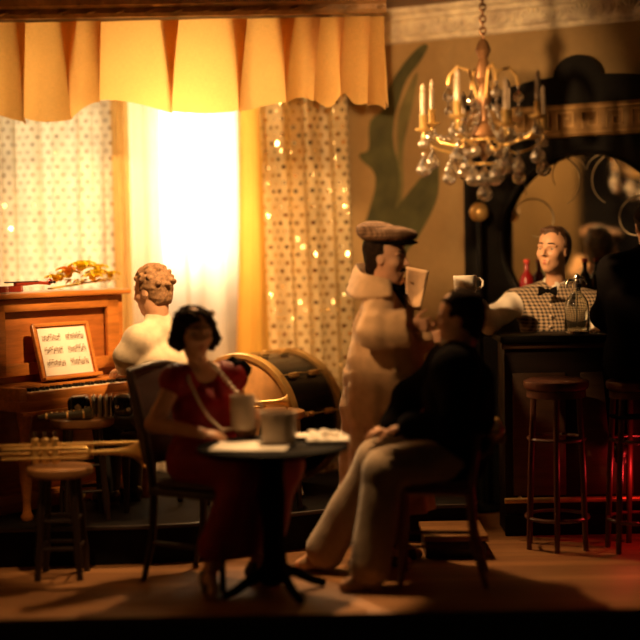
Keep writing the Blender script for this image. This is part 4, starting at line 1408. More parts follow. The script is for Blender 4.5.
def drop(c, r, par):
    """faceted pear drop with a bead above"""
    m = MB(); s_ = 8
    pr = [(.08, r * 1.25), (.45, r * .75), (.85, r * .1), (1.0, -r * .35), (.75, -r * .85), (.2, -r * 1.15)]
    vs = []; fs = []
    for i, (q, z) in enumerate(pr):
        for k in range(s_):
            a = 2 * PI * (k + .5 * (i % 2)) / s_; vs.append((c[0] + r * q * math.cos(a), c[1] + r * q * math.sin(a) * .75, c[2] + z))
    for i in range(len(pr) - 1):
        for k in range(s_):
            k2 = (k + 1) % s_
            if i % 2: fs += [(i * s_ + k, i * s_ + k2, (i + 1) * s_ + k2), (i * s_ + k, (i + 1) * s_ + k2, (i + 1) * s_ + k)]
            else: fs += [(i * s_ + k, i * s_ + k2, (i + 1) * s_ + k), (i * s_ + k2, (i + 1) * s_ + k2, (i + 1) * s_ + k)]
    fs.append(tuple(range(s_))[::-1]); fs.append(tuple((len(pr) - 1) * s_ + k for k in range(s_)))
    m.raw(vs, fs)
    m.ball((c[0], c[1], c[2] + r * 1.55), r * .3, 8)
    return m.build('crystal_drop', M['crystal'], par, smooth=False)
for i in range(8):
    a = 2 * PI * i / 8 + .22; c_, s_ = math.cos(a), math.sin(a)
    R = .325 if i % 2 == 0 else .30; lift = 0 if i % 2 == 0 else .05
    def PP(r, z): return (r * c_, r * s_, zc + z + (lift if r > .12 else 0))
    arm_ = MB().tube([PP(.045, -.03), PP(.10, -.085), PP(.17, -.115), PP(.25, -.095), PP(R, -.05), PP(R, -.01)], [.009, .009, .008, .008, .007, .007], 10).build('arm', M['brass'], t)
    MB().lathe([(.008, -.012), (.038, .002), (.042, .012), (.036, .008), (.012, .004)], 20, PP(R, 0)).build('drip_pan', M['brass'], arm_)
    MB().lathe([(.014, .006), (.018, .012), (.018, .075), (.022, .08), (.014, .082)], 14, PP(R, 0)).build('candle_socket', M['brass'], arm_)
    MB().lathe([(.014, .06), (.014, .19), (.009, .196), (.013, .205), (.012, .22), (.002, .24)], 14, PP(R, 0)).build('candle_tube', M['candle'], arm_)
    p = PP(R, 0)
    drop((p[0], p[1], p[2] - .185), .043, arm_)
    for da in (-.09, .09):
        drop(((R - .0) * math.cos(a + da * 1.0) * 1.0, R * math.sin(a + da), p[2] - .06), .023, arm_)
    q = PP(.19, -.17); drop((q[0], q[1], q[2] - .06), .040, arm_)
    # upper hook scrolls with small drops
    if i % 2 == 0:
        ho = MB().tube([(.03 * c_, .03 * s_, zc + .16), (.08 * c_, .08 * s_, zc + .31), (.14 * c_, .14 * s_, zc + .325), (.18 * c_, .18 * s_, zc + .28), (.19 * c_, .19 * s_, zc + .235)], .010, 8).build('hook', M['gold_old'], t)
        drop((.19 * c_, .19 * s_, zc + .18), .030, ho); drop((.19 * c_, .19 * s_, zc + .10), .024, ho)
for i in range(9):
    a = 2 * PI * i / 9; drop((.10 * math.cos(a), .10 * math.sin(a), zc - .10), .030, t)
for i in range(6):
    a = 2 * PI * i / 6 + .3; drop((.055 * math.cos(a), .055 * math.sin(a), zc - .235), .042, t)
m = MB()
for k in range(2):
    R_k, z_k = ((.115, -.05), (.07, -.17))[k]
    m.tube([(R_k * math.cos(2 * PI * i / 30), R_k * math.sin(2 * PI * i / 30), zc + z_k) for i in range(30)], .006, 8, closed=True)
m.build('crystal_ring', M['brass'], t)
drop((0, 0, zc - .31), .045, t)
# strings of beads from the crown to the arms
for i in range(8):
    a = 2 * PI * i / 8 + .22; R = .30
    b = MB()
    for k in range(9):
        u = (k + .5) / 9; r = .04 + (R - .04) * u; z = zc + .14 - .14 * u - .09 * math.sin(PI * u)
        b.ball((r * math.cos(a), r * math.sin(a), z), .012, 8)
    b.tube([((.04 + .26 * u) * math.cos(a), (.04 + .26 * u) * math.sin(a), zc + .14 - .14 * u - .09 * math.sin(PI * u)) for u in [k / 12 for k in range(13)]], .003, 6)
    b.build('bead_string', M['crystal'], t)
# ------------------------------------------------------------------ people
def style_short(F, h, top=.365, face=.10, line=.24, nape=-.36, side=.345, burn=True):
    F.ell(h.p(0, -.085, .145), h.R(side, .40, top), h.ax, .01)
    F.ell(h.p(0, -.22, -.14), h.R(.255, .215, .27), h.ax, .03)
    F.box(h.p(0, face + .36, line - .5), h.R(.6, .36, .5), h.ax, .01, .02, 'sub')
    F.box(h.p(0, 0, nape - .3), h.R(.7, .8, .3), h.ax, .01, .015, 'sub')
    for s in (-1, 1):
        F.ell(h.p(.33 * s, .0, -.08), h.R(.07, .11, .14), h.ax, .01, 'sub')
        if burn: F.cap(h.p(.285 * s, .085, .12), h.p(.262 * s, .095, -.07), .03 * h.H, .018 * h.H, .006)


# --- the man in the beige coat
base = V3(.34, 7.30, 0)
h1 = Head(at(387, 258, 7.30), (.93, -.37, -.03), .272)
J = dict(pel=V3(.33, 7.31, .90), chest=V3(.34, 7.31, 1.20), neck=V3(.35, 7.31, 1.40),
         shR=V3(.30, 7.16, 1.355), shL=V3(.41, 7.45, 1.355),
         elR=at(373, 331, 7.05), wrR=at(411, 326, 7.04), elL=at(402, 345, 7.44), wrL=at(424, 338, 7.30),
         hipR=V3(.29, 7.24, .86), hipL=V3(.35, 7.38, .86), knR=V3(.30, 7.22, .47), knL=V3(.38, 7.38, .47),
         anR=V3(.28, 7.23, .085), anL=V3(.35, 7.39, .085), toeR=V3(.43, 7.18, .028), toeL=V3(.50, 7.35, .028),
         handR=dict(d=(.96, .1, .05), n=(.1, 1, -.1), th=(0, 0, 1), L=.165, curl=.8),
         handL=dict(d=(.9, -.3, .1), n=(-.2, -1, 0), th=(0, 0, 1), L=.165, curl=.55), nw=.9)
p1 = make_person('man in a long beige coat and tweed cap standing beside the curtain', 'person', base, J, h1, .006)
face_parts(h1, p1, base, M['brow'], M['lips'], M['brow'])
hair('hair', M['hair_dark'], h1, p1, base, lambda F, h: style_short(F, h, nape=-.42))
def ink(F):
    F.cap(J['chest'] - V3(0, .04, .06), J['chest'] + V3(0, .04, -.06), .10, None, .02); F.cap(J['chest'], J['neck'] - V3(0, 0, .05), .115, .10, .03)
    F.cap(J['neck'] - V3(0, 0, .04), J['neck'] + V3(0.005, 0, .055), .075, .066, .02)
garment('waistcoat', M['dark_jacket'], p1, base, [J['chest'], J['neck']], ink, .008)
def trs(F):
    for s in 'LR': leg(F, J, s, .02, .97)
garment('trousers', M['dark_trouser'], p1, base, [J[k] for k in ('hipL', 'hipR', 'knL', 'knR', 'anL', 'anR')], trs, .010)
for s in 'LR': shoe(J, s, base, p1, M['shoe'])
def coat(F):
    F.econe((.33, 7.31, .26), (.335, 7.31, 1.02), (.25, .225), (.222, .200), .05, yaw=-.1); F.econe((.335, 7.31, .98), (.345, 7.31, 1.33), (.222, .200), (.135, .13), .003, yaw=-.1)
    F.cap(J['shL'], J['shR'], .085, None, .08); F.cap((.33, 7.3, 1.25), (.35, 7.31, 1.36), .15, .11, .06)
    a, b, c = J['shL'], J['elL'], J['wrL']; e2 = b + (c - b) * .8
    F.cap(a, b, .085, .095, .04); F.cap(b, e2, .095, .085, .03)
    G = Field(F.lo, F.lo + F.h * (F.n - 1), F.h); G.n = F.n; G.d = np.full(F.n, 10.0, np.float32)
    a, b, c = J['shR'], J['elR'], J['wrR']; e = b + (c - b) * .90
    G.cap(a, b, .088, .080, .05); G.cap(b, e + (c - b) * .4, .078, .092, .03); G.cap(b - V3(0, 0, .02), e + (c - b) * .4 - V3(0, 0, .02), .07, .088, .03)
    d = (c - b).normalized(); sd = d.cross(UP).normalized()
    G.box(e + d * .16, (.16, .2, .2), (tuple(d), tuple(sd), tuple(sd.cross(d))), .0, .006, 'sub')
    G.cap(e - d * .05, e + d * .05, .054, .064, .006, 'sub')
    t = np.clip(.5 + .5 * (F.d - G.d) / .03, 0, 1); F.d = F.d * (1 - t) + G.d * t - .03 * t * (1 - t)
    xs = (F.lo[0] + F.h * np.arange(F.n[0]))[:, None, None] - .335; ys = (F.lo[1] + F.h * np.arange(F.n[1]))[None, :, None] - 7.31; zs = (F.lo[2] + F.h * np.arange(F.n[2]))[None, None, :]
    an = np.arctan2(ys, xs)
    F.d += (.009 * np.sin(11 * an + .8 * np.sin(3 * an) + .9 * zs) * np.clip((1.10 - zs) / .55, 0, 1)).astype(np.float32)
    F.wob(.0055, 17, 5); F.wob(.0028, 42, 8)
    # open front with the waistcoat showing
    F.chain([V3(.41, 7.27, 1.47), V3(.47, 7.24, 1.33), V3(.52, 7.22, 1.16)], [.068, .052, .02], .015, 'sub')
    F.cap(V3(.35, 7.31, 1.36), V3(.355, 7.31, 1.52), .074, .09, .01, 'sub')
    F.box((.34, 7.31, .16), (.5, .5, .12), None, 0, .004, 'sub')
garment('coat', M['coat'], p1, base, [V3(.34, 7.31, .3), J['shL'], J['shR'], J['elR'], J['wrR'], J['elL'], J['wrL'], V3(.1, 7.0, .3), V3(.6, 7.6, .3)], coat, .008, .14)
# wide turned-up collar
def collar(u, v):
    psi = math.atan2(-.37, .93); a = psi + math.radians(60) + u * math.radians(236)
    fr = abs(2 * u - 1) ** 3
    if v < .5:
        t = v / .5; r = .085 + .080 * t ** .8; z = 1.375 + .175 * t
    else:
        t = (v - .5) / .5; r = .165 + .050 * t; z = 1.550 - .135 * t ** 1.1
    r *= 1 + .07 * math.sin(3 * a + 1)
    z -= fr * (.01 + .12 * (1 - v)) + .02 * math.sin(2 * a); r += fr * .02
    return (.35 + r * math.cos(a) - base.x, 7.31 + r * math.sin(a) - base.y, z)
m = MB(); m.grid(collar, 40, 16); o = m.build('collar', M['coat'], p1, ang=75)
sm = o.modifiers.new('thickness', 'SOLIDIFY'); sm.thickness = .014; sm.offset = 0
# lapels: one standing up at the far side of the opening, one folded flat on the chest
def quad(p, bow, nu=8, nv=10):
    m = MB()
    def f(u, v):
        q = p[0].lerp(p[1], u).lerp(p[3].lerp(p[2], u), v)
        return tuple(q + bow * (math.sin(PI * u) * (.4 + .6 * math.sin(PI * v))) - base)
    m.grid(f, nu, nv); o = m.build('lapel', M['coat'], p1); sm = o.modifiers.new('thickness', 'SOLIDIFY'); sm.thickness = .010; sm.offset = 0
quad([at(406, 267, 7.50), at(428.5, 271, 7.44), at(420, 310, 7.28), at(406, 308, 7.32)], V3(.01, .02, 0))
for x, y, d_ in ((394, 371, 7.10),):
    q = at(x, y, d_) - base
    MB().lathe([(.004, 0), (.014, .001), (.014, .006), (.008, .008)], 14, M=Matrix.Translation(q) @ Matrix.Rotation(PI / 2, 4, 'X')).build('button', M['coat'], p1)
bow_tie(h1.p(.02, .20, -.60), (.8, -.6, 0), .062, p1, base, M['black_cloth'])
# flat cap
lo, hi = bounds([h1.c], .32); F = Field(lo, hi, .005)
F.ell(h1.p(0, .02, .45), h1.R(.50, .57, .175), h1.ax, .02)
F.ell(h1.p(.0, -.27, .54), h1.R(.43, .33, .17), h1.ax, .03)
F.ell(h1.p(0, .02, .22), h1.R(.30, .36, .16), h1.ax, .01, 'sub')
F.wob(.002, 45, 2)
F.build('flat_cap', M['tweed'], p1, base)
lo, hi = bounds([h1.c], .3); F = Field(lo, hi, .005)
F.ell(h1.p(0, .35, .305), h1.R(.33, .26, .045), h1.ax, .01); F.ell(h1.p(0, .02, .30), h1.R(.37, .42, .07), h1.ax, .02)
F.ell(h1.p(0, -.02, .20), h1.R(.30, .38, .2), h1.ax, .005, 'sub')
F.build('cap_band', M['black_cloth'], p1, base)

# --- the bartender
base = V3(1.41, 8.37, 0)
h2 = Head(at(553, 250, 8.30), (-.62, -.78, .06), .272, -.04)
J2 = dict(pel=V3(1.42, 8.40, .92), chest=V3(1.415, 8.39, 1.18), neck=at(556, 288, 8.37),
          shR=at(516, 303, 8.42), shL=at(592, 306, 8.32), elR=at(488, 322, 8.22), wrR=at(477, 306, 7.97), elL=at(604, 345, 8.34), wrL=at(602, 330, 8.10),
          hipR=V3(1.33, 8.40, .88), hipL=V3(1.51, 8.38, .88), knR=V3(1.33, 8.38, .48), knL=V3(1.51, 8.36, .48),
          anR=V3(1.33, 8.40, .085), anL=V3(1.51, 8.38, .085), toeR=V3(1.28, 8.27, .028), toeL=V3(1.46, 8.27, .028),
          handR=dict(d=(-.35, -.2, .8), n=(-.8, 0, -.3), th=(0, -1, .1), L=.155, curl=.9),
          handL=dict(d=(-.6, -.75, .02), n=(0, 0, -1), th=(-.7, .6, 0), L=.16, curl=.25))
p2 = make_person('bartender in checked waistcoat and black bow tie behind the bar', 'person', base, J2, h2, .006, skin='skin_pale')
face_parts(h2, p2, base, M['brow'], M['lips'])
def hair2(F, h):
    style_short(F, h, .375, .11, .27, -.40, .35)
    F.ell(h.p(.05, -.02, .42), h.R(.24, .30, .10), h.ax, .02)
hair('hair', M['hair_brown'], h2, p2, base, hair2, (.0025, 55, 3))
def shirt2(F):
    torso(F, J2, .012)
    for s in 'LR': arm(F, J2, s, .030, .93, .03)
    F.cap(J2['neck'] + V3(0, -.005, .0), J2['neck'] + V3(-.005, -.010, .035), .070, .064, .01)
    F.wob(.004, 26, 3)
    F.cap(J2['neck'] + V3(-.01, -.02, .03), J2['neck'] + V3(-.006, -.012, .12), .054, .07, .004, 'sub')
garment('shirt', M['white_shirt'], p2, base, [J2[k] for k in ('pel', 'chest', 'neck', 'shL', 'shR', 'elL', 'elR', 'wrL', 'wrR')], shirt2, .007)
def vest(F):
    torso(F, J2, .030)
    F.cap(J2['chest'] + V3(-.02, -.06, -.03), J2['pel'] + V3(-.02, -.06, .05), .12, .13, .05)
    F.cap(J2['chest'] + V3(-.10, -.02, .05), J2['chest'] + V3(.10, -.03, .05), .12, .12, .05)
    F.wob(.0025, 22, 9)
    f = h2.f
    F.chain([J2['neck'] + V3(-.03, -.05, .10), J2['neck'] + V3(-.055, -.115, -.005)], [.062, .02], .01, 'sub')
    F.cap(J2['neck'] + V3(0, 0, .03), J2['neck'] + V3(0, 0, .12), .068, .10, .01, 'sub')
    for s in 'LR':
        o = (J2['el' + s] - J2['sh' + s]).normalized()
        F.cap(J2['sh' + s] + o * .065, J2['sh' + s] + o * .3, .09, .12, .01, 'sub')
    F.box(J2['pel'] + V3(0, 0, -.18), (.4, .4, .12), None, 0, .01, 'sub')
garment('waistcoat', M['vest'], p2, base, [J2[k] for k in ('pel', 'chest', 'neck', 'shL', 'shR')], vest, .007)
garment('trousers', M['dark_trouser'], p2, base, [J2[k] for k in ('hipL', 'hipR', 'knL', 'knR', 'anL', 'anR')], lambda F: [leg(F, J2, s, .02, .97) for s in 'LR'], .011)
for s in 'LR': shoe(J2, s, base, p2, M['shoe'])
bow_tie(at(548, 291, 8.165), (-.45, -.88, .15), .054, p2, base, M['black_cloth'])
for k in range(3):
    q = at(551 - k * .5, 305 + k * 11, 8.205) - base
    MB().ball(q, .0075, 10).build('button', M['pearl'], p2)
mq = at(465, 293, 7.87)
mug('mug', 'white mug the bartender holds out beside the pole', mq, .066, .098, .1)

# --- the seated man in cream trousers
base = V3(.62, 6.90, 0)
h3 = Head(at(459, 318, 6.86), (-.96, .26, -.05), .275)
J3 = dict(pel=V3(.645, 6.895, .635), chest=V3(.665, 6.89, .93), neck=V3(.67, 6.885, 1.12), shL=V3(.645, 6.69, 1.06), shR=V3(.66, 7.09, 1.06),
          elL=V3(.64, 6.60, .80), wrL=V3(.41, 6.66, .80), elR=at(408, 398, 7.08), wrR=at(392, 428, 6.90),
          hipL=V3(.63, 6.80, .625), hipR=V3(.65, 6.99, .625), knL=V3(.30, 6.72, .585), knR=V3(.275, 6.98, .595),
          anL=V3(.22, 6.69, .09), anR=V3(-.005, 7.12, .09), toeL=V3(.09, 6.66, .028), toeR=V3(-.13, 7.16, .028),
          handL=dict(d=(-.9, .1, -.2), n=(0, 0, -1), th=(.1, 1, 0), L=.165, curl=.4),
          handR=dict(d=(-.95, -.1, -.1), n=(0, .2, -1), th=(0, -1, 0), L=.165, curl=.5))
p3 = make_person('dark haired man in black jacket and cream trousers seated facing left', 'person', base, J3, h3, .007)
face_parts(h3, p3, base, M['brow'], M['lips'])
hair('hair', M['hair_dark'], h3, p3, base, lambda F, h: style_short(F, h, .385, .12, .26, -.42, .36), (.004, 50, 5), .006)
def jacket3(F):
    torso(F, J3, .05, .05); F.cap(V3(.74, 6.89, .72), V3(.74, 6.89, .98), .12, .12, .06)
    for s in 'LR': arm(F, J3, s, .038, .92, .05)
    F.cap(J3['pel'] + V3(.02, 0, -.02), J3['chest'], .15, .14, .05)
    F.cap(J3['neck'], J3['neck'] + V3(.0, 0, .04), .08, .075, .02)
    F.wob(.005, 16, 2)
    F.chain([J3['neck'] + V3(-.06, .01, .08), J3['neck'] + V3(-.14, .02, -.10)], [.07, .02], .01, 'sub')
garment('jacket', M['dark_jacket'], p3, base, [J3[k] for k in ('pel', 'chest', 'neck', 'shL', 'shR', 'elL', 'elR', 'wrL', 'wrR')], jacket3, .009)
garment('shirt', M['white_shirt'], p3, base, [J3[k] for k in ('pel', 'chest', 'neck', 'shL', 'shR')], lambda F: (torso(F, J3, .018), F.cap(J3['neck'] + V3(-.01, 0, .0), J3['neck'] + V3(-.015, 0, .055), .074, .066, .01)), .009)
def trs3(F):
    F.cap(J3['hipL'], J3['hipR'], .118, None, .04)
    for s in 'LR':
        a, b, c = J3['hip' + s], J3['kn' + s], J3['an' + s]
        F.cap(a, b, .120, .095, .05); F.cap(b, b + (c - b) * .95, .095, .105, .04)
    F.wob(.005, 15, 7)
garment('trousers', M['trousers'], p3, base, [J3[k] for k in ('hipL', 'hipR', 'knL', 'knR', 'anL', 'anR')], trs3, .009)
for s in 'LR': shoe(J3, s, base, p3, M['spat'])

# --- the seated woman in red
base = V3(-.58, 6.98, 0)
h4 = Head(at(195, 333, 6.92), (.42, -.90, -.02), .258)
J4 = dict(w=.86, nw=.8, pel=V3(-.60, 7.00, .615), chest=V3(-.575, 6.985, .885), neck=V3(-.60, 6.985, 1.065), shR=V3(-.72, 6.88, 1.015), shL=V3(-.45, 7.05, 1.015),
          elR=at(154, 424, 6.80), wrR=at(200, 433, 6.66), elL=at(246, 437, 7.00), wrL=at(258, 417, 6.84),
          hipR=V3(-.65, 6.93, .60), hipL=V3(-.54, 7.06, .60), knR=V3(-.36, 6.73, .585), knL=V3(-.21, 6.90, .585),
          anR=V3(-.56, 6.68, .09), anL=V3(-.335, 6.88, .09), toeR=V3(-.53, 6.555, .03), toeL=V3(-.22, 6.80, .03),
          handR=dict(d=(.9, .1, -.1), n=(0, .3, -1), th=(0, 1, 0), L=.15, curl=.4),
          handL=dict(d=(-.75, -.35, .15), n=(-.2, -1, 0), th=(-.1, 0, 1), L=.15, curl=.7))
p4 = make_person('woman with dark bobbed hair in a red dress seated at the table', 'person', base, J4, h4, .006, jaw=.93)
face_parts(h4, p4, base, M['brow'], M['lips'])
def bob(F, h):
    F.ell(h.p(0, -.10, .12), h.R(.42, .44, .40), h.ax, .01)
    for s in (-1, 1): F.chain([h.p(.34 * s, -.03, .10), h.p(.38 * s, .0, -.12), h.p(.33 * s, .06, -.30)], [.11 * h.H, .12 * h.H, .06 * h.H], .03)
    F.ell(h.p(0, -.28, -.12), h.R(.34, .22, .30), h.ax, .04)
    F.box(h.p(0, .10 + .36, -.26), h.R(.235, .37, .45), h.ax, .04, .02, 'sub')
    F.box(h.p(0, 0, -.72), h.R(.7, .8, .3), h.ax, .01, .03, 'sub')
hair('hair', M['hair_dark'], h4, p4, base, bob, (.007, 70, 6), .006)
def dress(F):
    torso(F, J4, .024, .04)
    F.cap(J4['pel'], J4['chest'], .135, .12, .05)
    for s in 'LR':
        a, b, c = J4['hip' + s], J4['kn' + s], J4['an' + s]
        F.cap(a, b, .115, .105, .06); F.cap(b, b + (c - b) * .72, .10, .105, .07)
    F.cap((J4['hipR'] + J4['hipL']) / 2, (J4['knR'] + J4['knL']) / 2, .11, .10, .05)
    mk = (J4['knR'] + J4['knL']) / 2; ma = (J4['anR'] + J4['anL']) / 2
    F.cap(mk, mk + (ma - mk) * .7, .10, .12, .06)
    F.wob(.004, 24, 4)
    F.chain([J4['neck'] + V3(0, 0, .06), J4['neck'] + V3(.05, -.10, -.02), J4['chest'] + V3(.075, -.13, .05)], [.11, .06, .03], .01, 'sub')
    F.box((-.45, 6.85, .09), (.5, .5, .08), None, 0, .01, 'sub')
garment('dress', M['red_dress'], p4, base, [J4[k] for k in ('pel', 'chest', 'neck', 'shL', 'shR', 'hipL', 'hipR', 'knL', 'knR')] + [V3(-.6, 6.7, .15)], dress, .008)
for s in 'LR': shoe(J4, s, base, p4, M['shoe'])
def beads(pts, r, name):
    m = MB(); P = [Vector(p) - base for p in pts]
    tot = sum((P[i + 1] - P[i]).length for i in range(len(P) - 1)); n = int(tot / (r * 2.05)); i = 0; acc = 0
    for k in range(n):
        d = tot * k / n
        while i < len(P) - 2 and acc + (P[i + 1] - P[i]).length < d: acc += (P[i + 1] - P[i]).length; i += 1
        q = P[i].lerp(P[i + 1], (d - acc) / (P[i + 1] - P[i]).length); m.ball(q, r, 8)
    m.build(name, M['pearl'], p4)
beads([at(210, 362, 6.96), at(216, 368, 6.91), at(226, 380, 6.89), at(236, 392, 6.88), at(243, 401, 6.86)], .0125, 'bead_strand')
beads([at(186, 366, 6.90), at(189, 380, 6.82), at(198, 400, 6.79), at(209, 418, 6.80), at(222, 430, 6.82), at(236, 428, 6.86)], .009, 'bead_necklace')
F = Field(at(238, 366, 7.07) - V3(.2, .2, .2), at(238, 366, 7.07) + V3(.2, .2, .2), .006)
q = at(233, 366, 7.06); F.ell(q, (.062, .05, .045), None, .02); F.ell(q + V3(.045, .0, -.02), (.05, .04, .045), None, .02); F.wob(.005, 60, 3)
F.build('shoulder_bow', M['black_cloth'], p4, base)
MB().ball(h4.p(-.30, .12, .38) - base, .016, 10).build('hair_clip', M['pearl'], p4)
mq = at(243, 429, 6.80)
mug('mug', 'tall mug the woman in red holds before her', mq, .062, .165, .3, mat='stoneware')

# --- the pianist
base = V3(bl.x, bl.y, STZ)
fP = (-nP)
h5 = Head(at(152, 291, 7.86), (-.86, .46, -.10), .272)
cs = V3(-.905, 7.85, 1.165)
J5 = dict(pel=V3(bl.x, bl.y, STZ + .45 + .105), chest=V3(-.885, 7.84, 1.0), neck=at(158, 325, 7.86), shR=cs + V3(.64, .77, 0) * .165, shL=cs - V3(.64, .77, 0) * .165,
          elL=at(125, 356, 7.70), wrL=V3(-1.125, 7.985, .985), elR=V3(-.84, 8.16, 1.06), wrR=V3(-1.02, 8.20, .985),
          hipL=V3(bl.x, bl.y, STZ + .54) - V3(.64, .77, 0) * .085, hipR=V3(bl.x, bl.y, STZ + .54) + V3(.64, .77, 0) * .085,
          handL=dict(d=(-.7, .65, -.2), n=(0, 0, -1), th=(.6, .7, 0), L=.16, curl=.45),
          handR=dict(d=(-.75, .6, -.2), n=(0, 0, -1), th=(-.6, -.7, 0), L=.16, curl=.45))
for s in 'LR':
    J5['kn' + s] = J5['hip' + s] + fP * .36 + V3(0, 0, -.02); k_ = J5['kn' + s]
    J5['an' + s] = V3(k_.x, k_.y, STZ + .085) + fP * .02; J5['toe' + s] = J5['an' + s] + fP * .14 + V3(0, 0, -.057)
p5 = make_person('pianist with curly fair hair and cream shirt seated at the piano', 'person', base, J5, h5, .007, skin='skin_pale')
face_parts(h5, p5, base, M['hair_curly'], M['lips'])
def curls(F, h):
    style_short(F, h, .40, .10, .26, -.30, .36)
    r2 = random.Random(5)
    for k in range(90):
        a = r2.uniform(0, 6.28); e = r2.uniform(-.2, 1.5)
        q = (math.cos(a) * math.cos(e) * .36, math.sin(a) * math.cos(e) * .41 - .085, .14 + math.sin(e) * .38)
        if q[1] > .12 and q[2] < .27: continue
        F.ell(h.p(*q), h.R(.06, .06, .06), h.ax, .004)
hair('hair', M['hair_curly'], h5, p5, base, curls, (.002, 90, 5), .005)
def shirt5(F):
    torso(F, J5, .014, .05)
    for s in 'LR': arm(F, J5, s, .018, .93, .05)
    F.cap(J5['pel'], J5['chest'], .135, .13, .05)
    F.cap(J5['neck'] + V3(.01, 0, -.01), J5['neck'] + V3(0, 0, .045), .080, .072, .02)
    F.wob(.004, 24, 11)
garment('shirt', M['shirt'], p5, base, [J5[k] for k in ('pel', 'chest', 'neck', 'shL', 'shR', 'elL', 'elR', 'wrL', 'wrR')], shirt5, .008)
garment('trousers', M['dark_trouser'], p5, base, [J5[k] for k in ('hipL', 'hipR', 'knL', 'knR', 'anL', 'anR')], lambda F: ([leg(F, J5, s, .018, .96) for s in 'LR'], F.cap(J5['hipL'], J5['hipR'], .112, None, .03)), .011)
for s in 'LR': shoe(J5, s, base, p5, M['shoe'])

# --- the customer in black at the bar
base = V3(1.74, 7.50, .0)
h6 = Head(at(652, 226, 7.47), (.05, 1, -.05), .265)
J6 = dict(pel=V3(1.735, 7.49, 1.035), chest=V3(1.75, 7.50, 1.36), neck=V3(1.77, 7.49, 1.565), shL=V3(1.585, 7.50, 1.495), shR=V3(1.945, 7.50, 1.495),
          elL=V3(1.545, 7.62, 1.26), wrL=V3(1.63, 7.84, 1.20), elR=V3(1.99, 7.62, 1.26), wrR=V3(1.86, 7.84, 1.20),
          hipL=V3(1.65, 7.49, 1.02), hipR=V3(1.82, 7.49, 1.02), knL=V3(1.645, 7.77, .98), knR=V3(1.84, 7.77, .98),
          anL=V3(1.645, 7.70, .55), anR=V3(1.83, 7.70, .55), toeL=V3(1.645, 7.80, .49), toeR=V3(1.83, 7.80, .49),
          handL=dict(d=(.3, .9, -.15), n=(0, 0, -1), th=(1, 0, 0), L=.165, curl=.2),
          handR=dict(d=(-.3, .9, -.15), n=(0, 0, -1), th=(-1, 0, 0), L=.165, curl=.2))
p6 = make_person('customer in black coat on a bar stool with back turned', 'person', base, J6, h6, .008)
hair('hair', M['hair_dark'], h6, p6, base, lambda F, h: style_short(F, h, .39, .12, .26, -.44, .365), (.004, 50, 5), .007)
def coat6(F):
    torso(F, J6, .04, .05)
    for s in 'LR': arm(F, J6, s, .032, .93, .04)
    F.econe((1.74, 7.47, .72), (1.75, 7.49, 1.35), (.20, .17), (.18, .14), .06)
    F.cap(J6['neck'], J6['neck'] + V3(0, 0, .04), .085, .078, .02)
    F.wob(.005, 15, 6)
    F.box((1.70, 7.5, .84), (.185, .185, .10), None, .02, .004, 'sub'); F.box((1.74, 7.62, .78), (.3, .12, .2), None, 0, .01, 'sub')
garment('coat', M['black_cloth'], p6, base, [J6[k] for k in ('pel', 'chest', 'neck', 'shL', 'shR', 'elL', 'elR', 'wrL', 'wrR')] + [V3(1.74, 7.45, .75)], coat6, .010)
garment('trousers', M['black_cloth'], p6, base, [J6[k] for k in ('hipL', 'hipR', 'knL', 'knR', 'anL', 'anR')], lambda F: ([leg(F, J6, s, .018, .96) for s in 'LR'], F.cap(J6['hipL'], J6['hipR'], .115, None, .03)), .011)
for s in 'LR': shoe(J6, s, base, p6, M['shoe'])

# ------------------------------------------------------------------ light
WARM = (1.0, .56, .21)
def light(kind, name, loc, energy, color, **kw):
    d = bpy.data.lights.new(name, kind); d.energy = energy; d.color = color
    for k, v in kw.items(): setattr(d, k, v)
    o = bpy.data.objects.new(name, d); o.location = loc; COL.objects.link(o); return o
def aim(o, tgt): o.rotation_euler = (Vector(tgt) - o.location).to_track_quat('-Z', 'Y').to_euler()
light('POINT', 'stage_bulb', (-.78, 8.80, 2.56), 12, (1.0, .66, .30), shadow_soft_size=.05)
wl = light('AREA', 'valance_backlight', (-.88, 9.0, 2.72), 8, (1.0, .58, .22), shape='RECTANGLE', size=2.3, size_y=.06)  # added strip that backlights the valance evenly
aim(wl, (-.88, 8.0, 2.55))
wl = light('AREA', 'window_light', (-.83, 9.50, 2.12), 25, (1.0, .76, .48), shape='RECTANGLE', size=.46, size_y=1.15)
aim(wl, (-.83, 8.0, 2.12))
wl = light('AREA', 'dotted_curtain_backlight', (-1.74, 9.62, 1.85), 20, (1.0, .76, .45), shape='RECTANGLE', size=.68, size_y=1.7)  # added light that brightens the dotted curtain from behind
aim(wl, (-1.74, 8.0, 1.85))
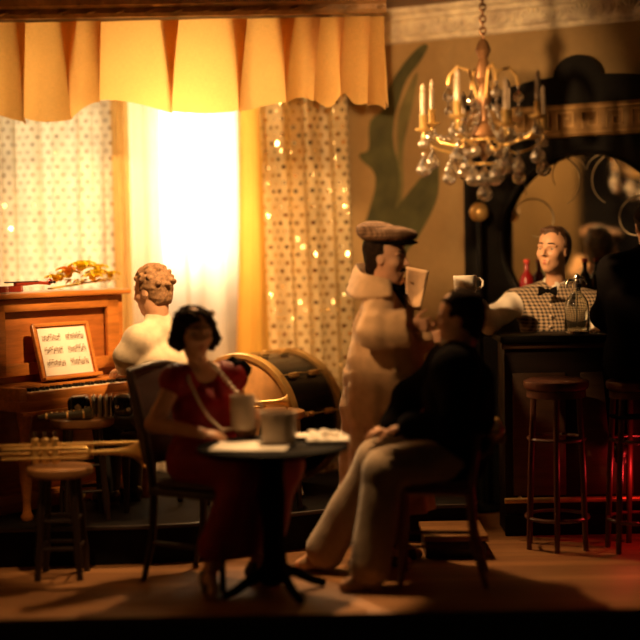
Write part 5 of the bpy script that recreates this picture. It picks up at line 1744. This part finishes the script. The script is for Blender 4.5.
def spot(name, loc, tgt, energy, half, blend, color=(1.0, .55, .22), r=.05):
    o = light('SPOT', name, loc, energy, color, shadow_soft_size=r, spot_size=math.radians(2 * half), spot_blend=blend); aim(o, tgt)
spot('stage_spot', (-.3, 6.6, 3.1), (-.98, 8.4, 1.62), 600, 26, .6)
spot('trumpet_fill', (-1.0, 6.0, 3.1), (-1.28, 7.1, .62), 130, 9, .6)  # added lamp for glints on the trumpet and its stool
spot('coat_spot', (-1.1, 5.6, 2.8), (.33, 7.25, 1.38), 180, 9.5, .7)
spot('bar_spot', (-.9, 6.0, 2.72), (1.33, 8.2, 1.58), 620, 9, .6)
spot('mirror_wall_fill', (-.7, 5.5, 3.0), (-2.2, 5.75, 1.9), 90, 32, .5)  # added so the left wall looks brighter in the mirror
spot('ceiling_lamp', (-.1, 8.2, 3.13), (.05, 6.4,   .4), 230, 36, .5)
spot('chandelier_fill', (-1.2, 6.9, 3.05), (.84, 7.25, 2.2), 900, 10, .6)  # added lamp to draw glints from brass and crystal
spot('table_fill', (.05, 6.9, 3.1), (-.08, 6.72, .7), 270, 12, .5)  # added lamp to whiten the paper on the table
spot('sequin_fill', (.3, 6.4, 3.1), (-.08, 8.95, 1.6), 330, 13, .6)  # added to lift the sequin curtain, also catches the drum
spot('wall_fill', (.1, 5.4, 2.4), (.85, 9.0, 2.38), 330, 20, .7)  # added fill for the angled wall and its cornice
light('POINT', 'red_lamp', (1.76, 7.56, .40), 2.0, (1.0, .03, .03), shadow_soft_size=.05)
W = bpy.data.worlds.new('world'); SC.world = W; W.use_nodes = True
bg = W.node_tree.nodes['Background']; bg.inputs[0].default_value = (1.0, .55, .28, 1); bg.inputs[1].default_value = .005

SC.view_settings.view_transform = 'Standard'
SC.view_settings.look = 'None'
SC.view_settings.exposure = 0.12
SC.view_settings.gamma = 1.0
SC.view_settings.use_curve_mapping = False
SC.cycles.use_denoising = True
SC.cycles.max_bounces = 10
SC.cycles.sample_clamp_indirect = 4.0
SC.cycles.caustics_reflective = False
SC.cycles.caustics_refractive = False
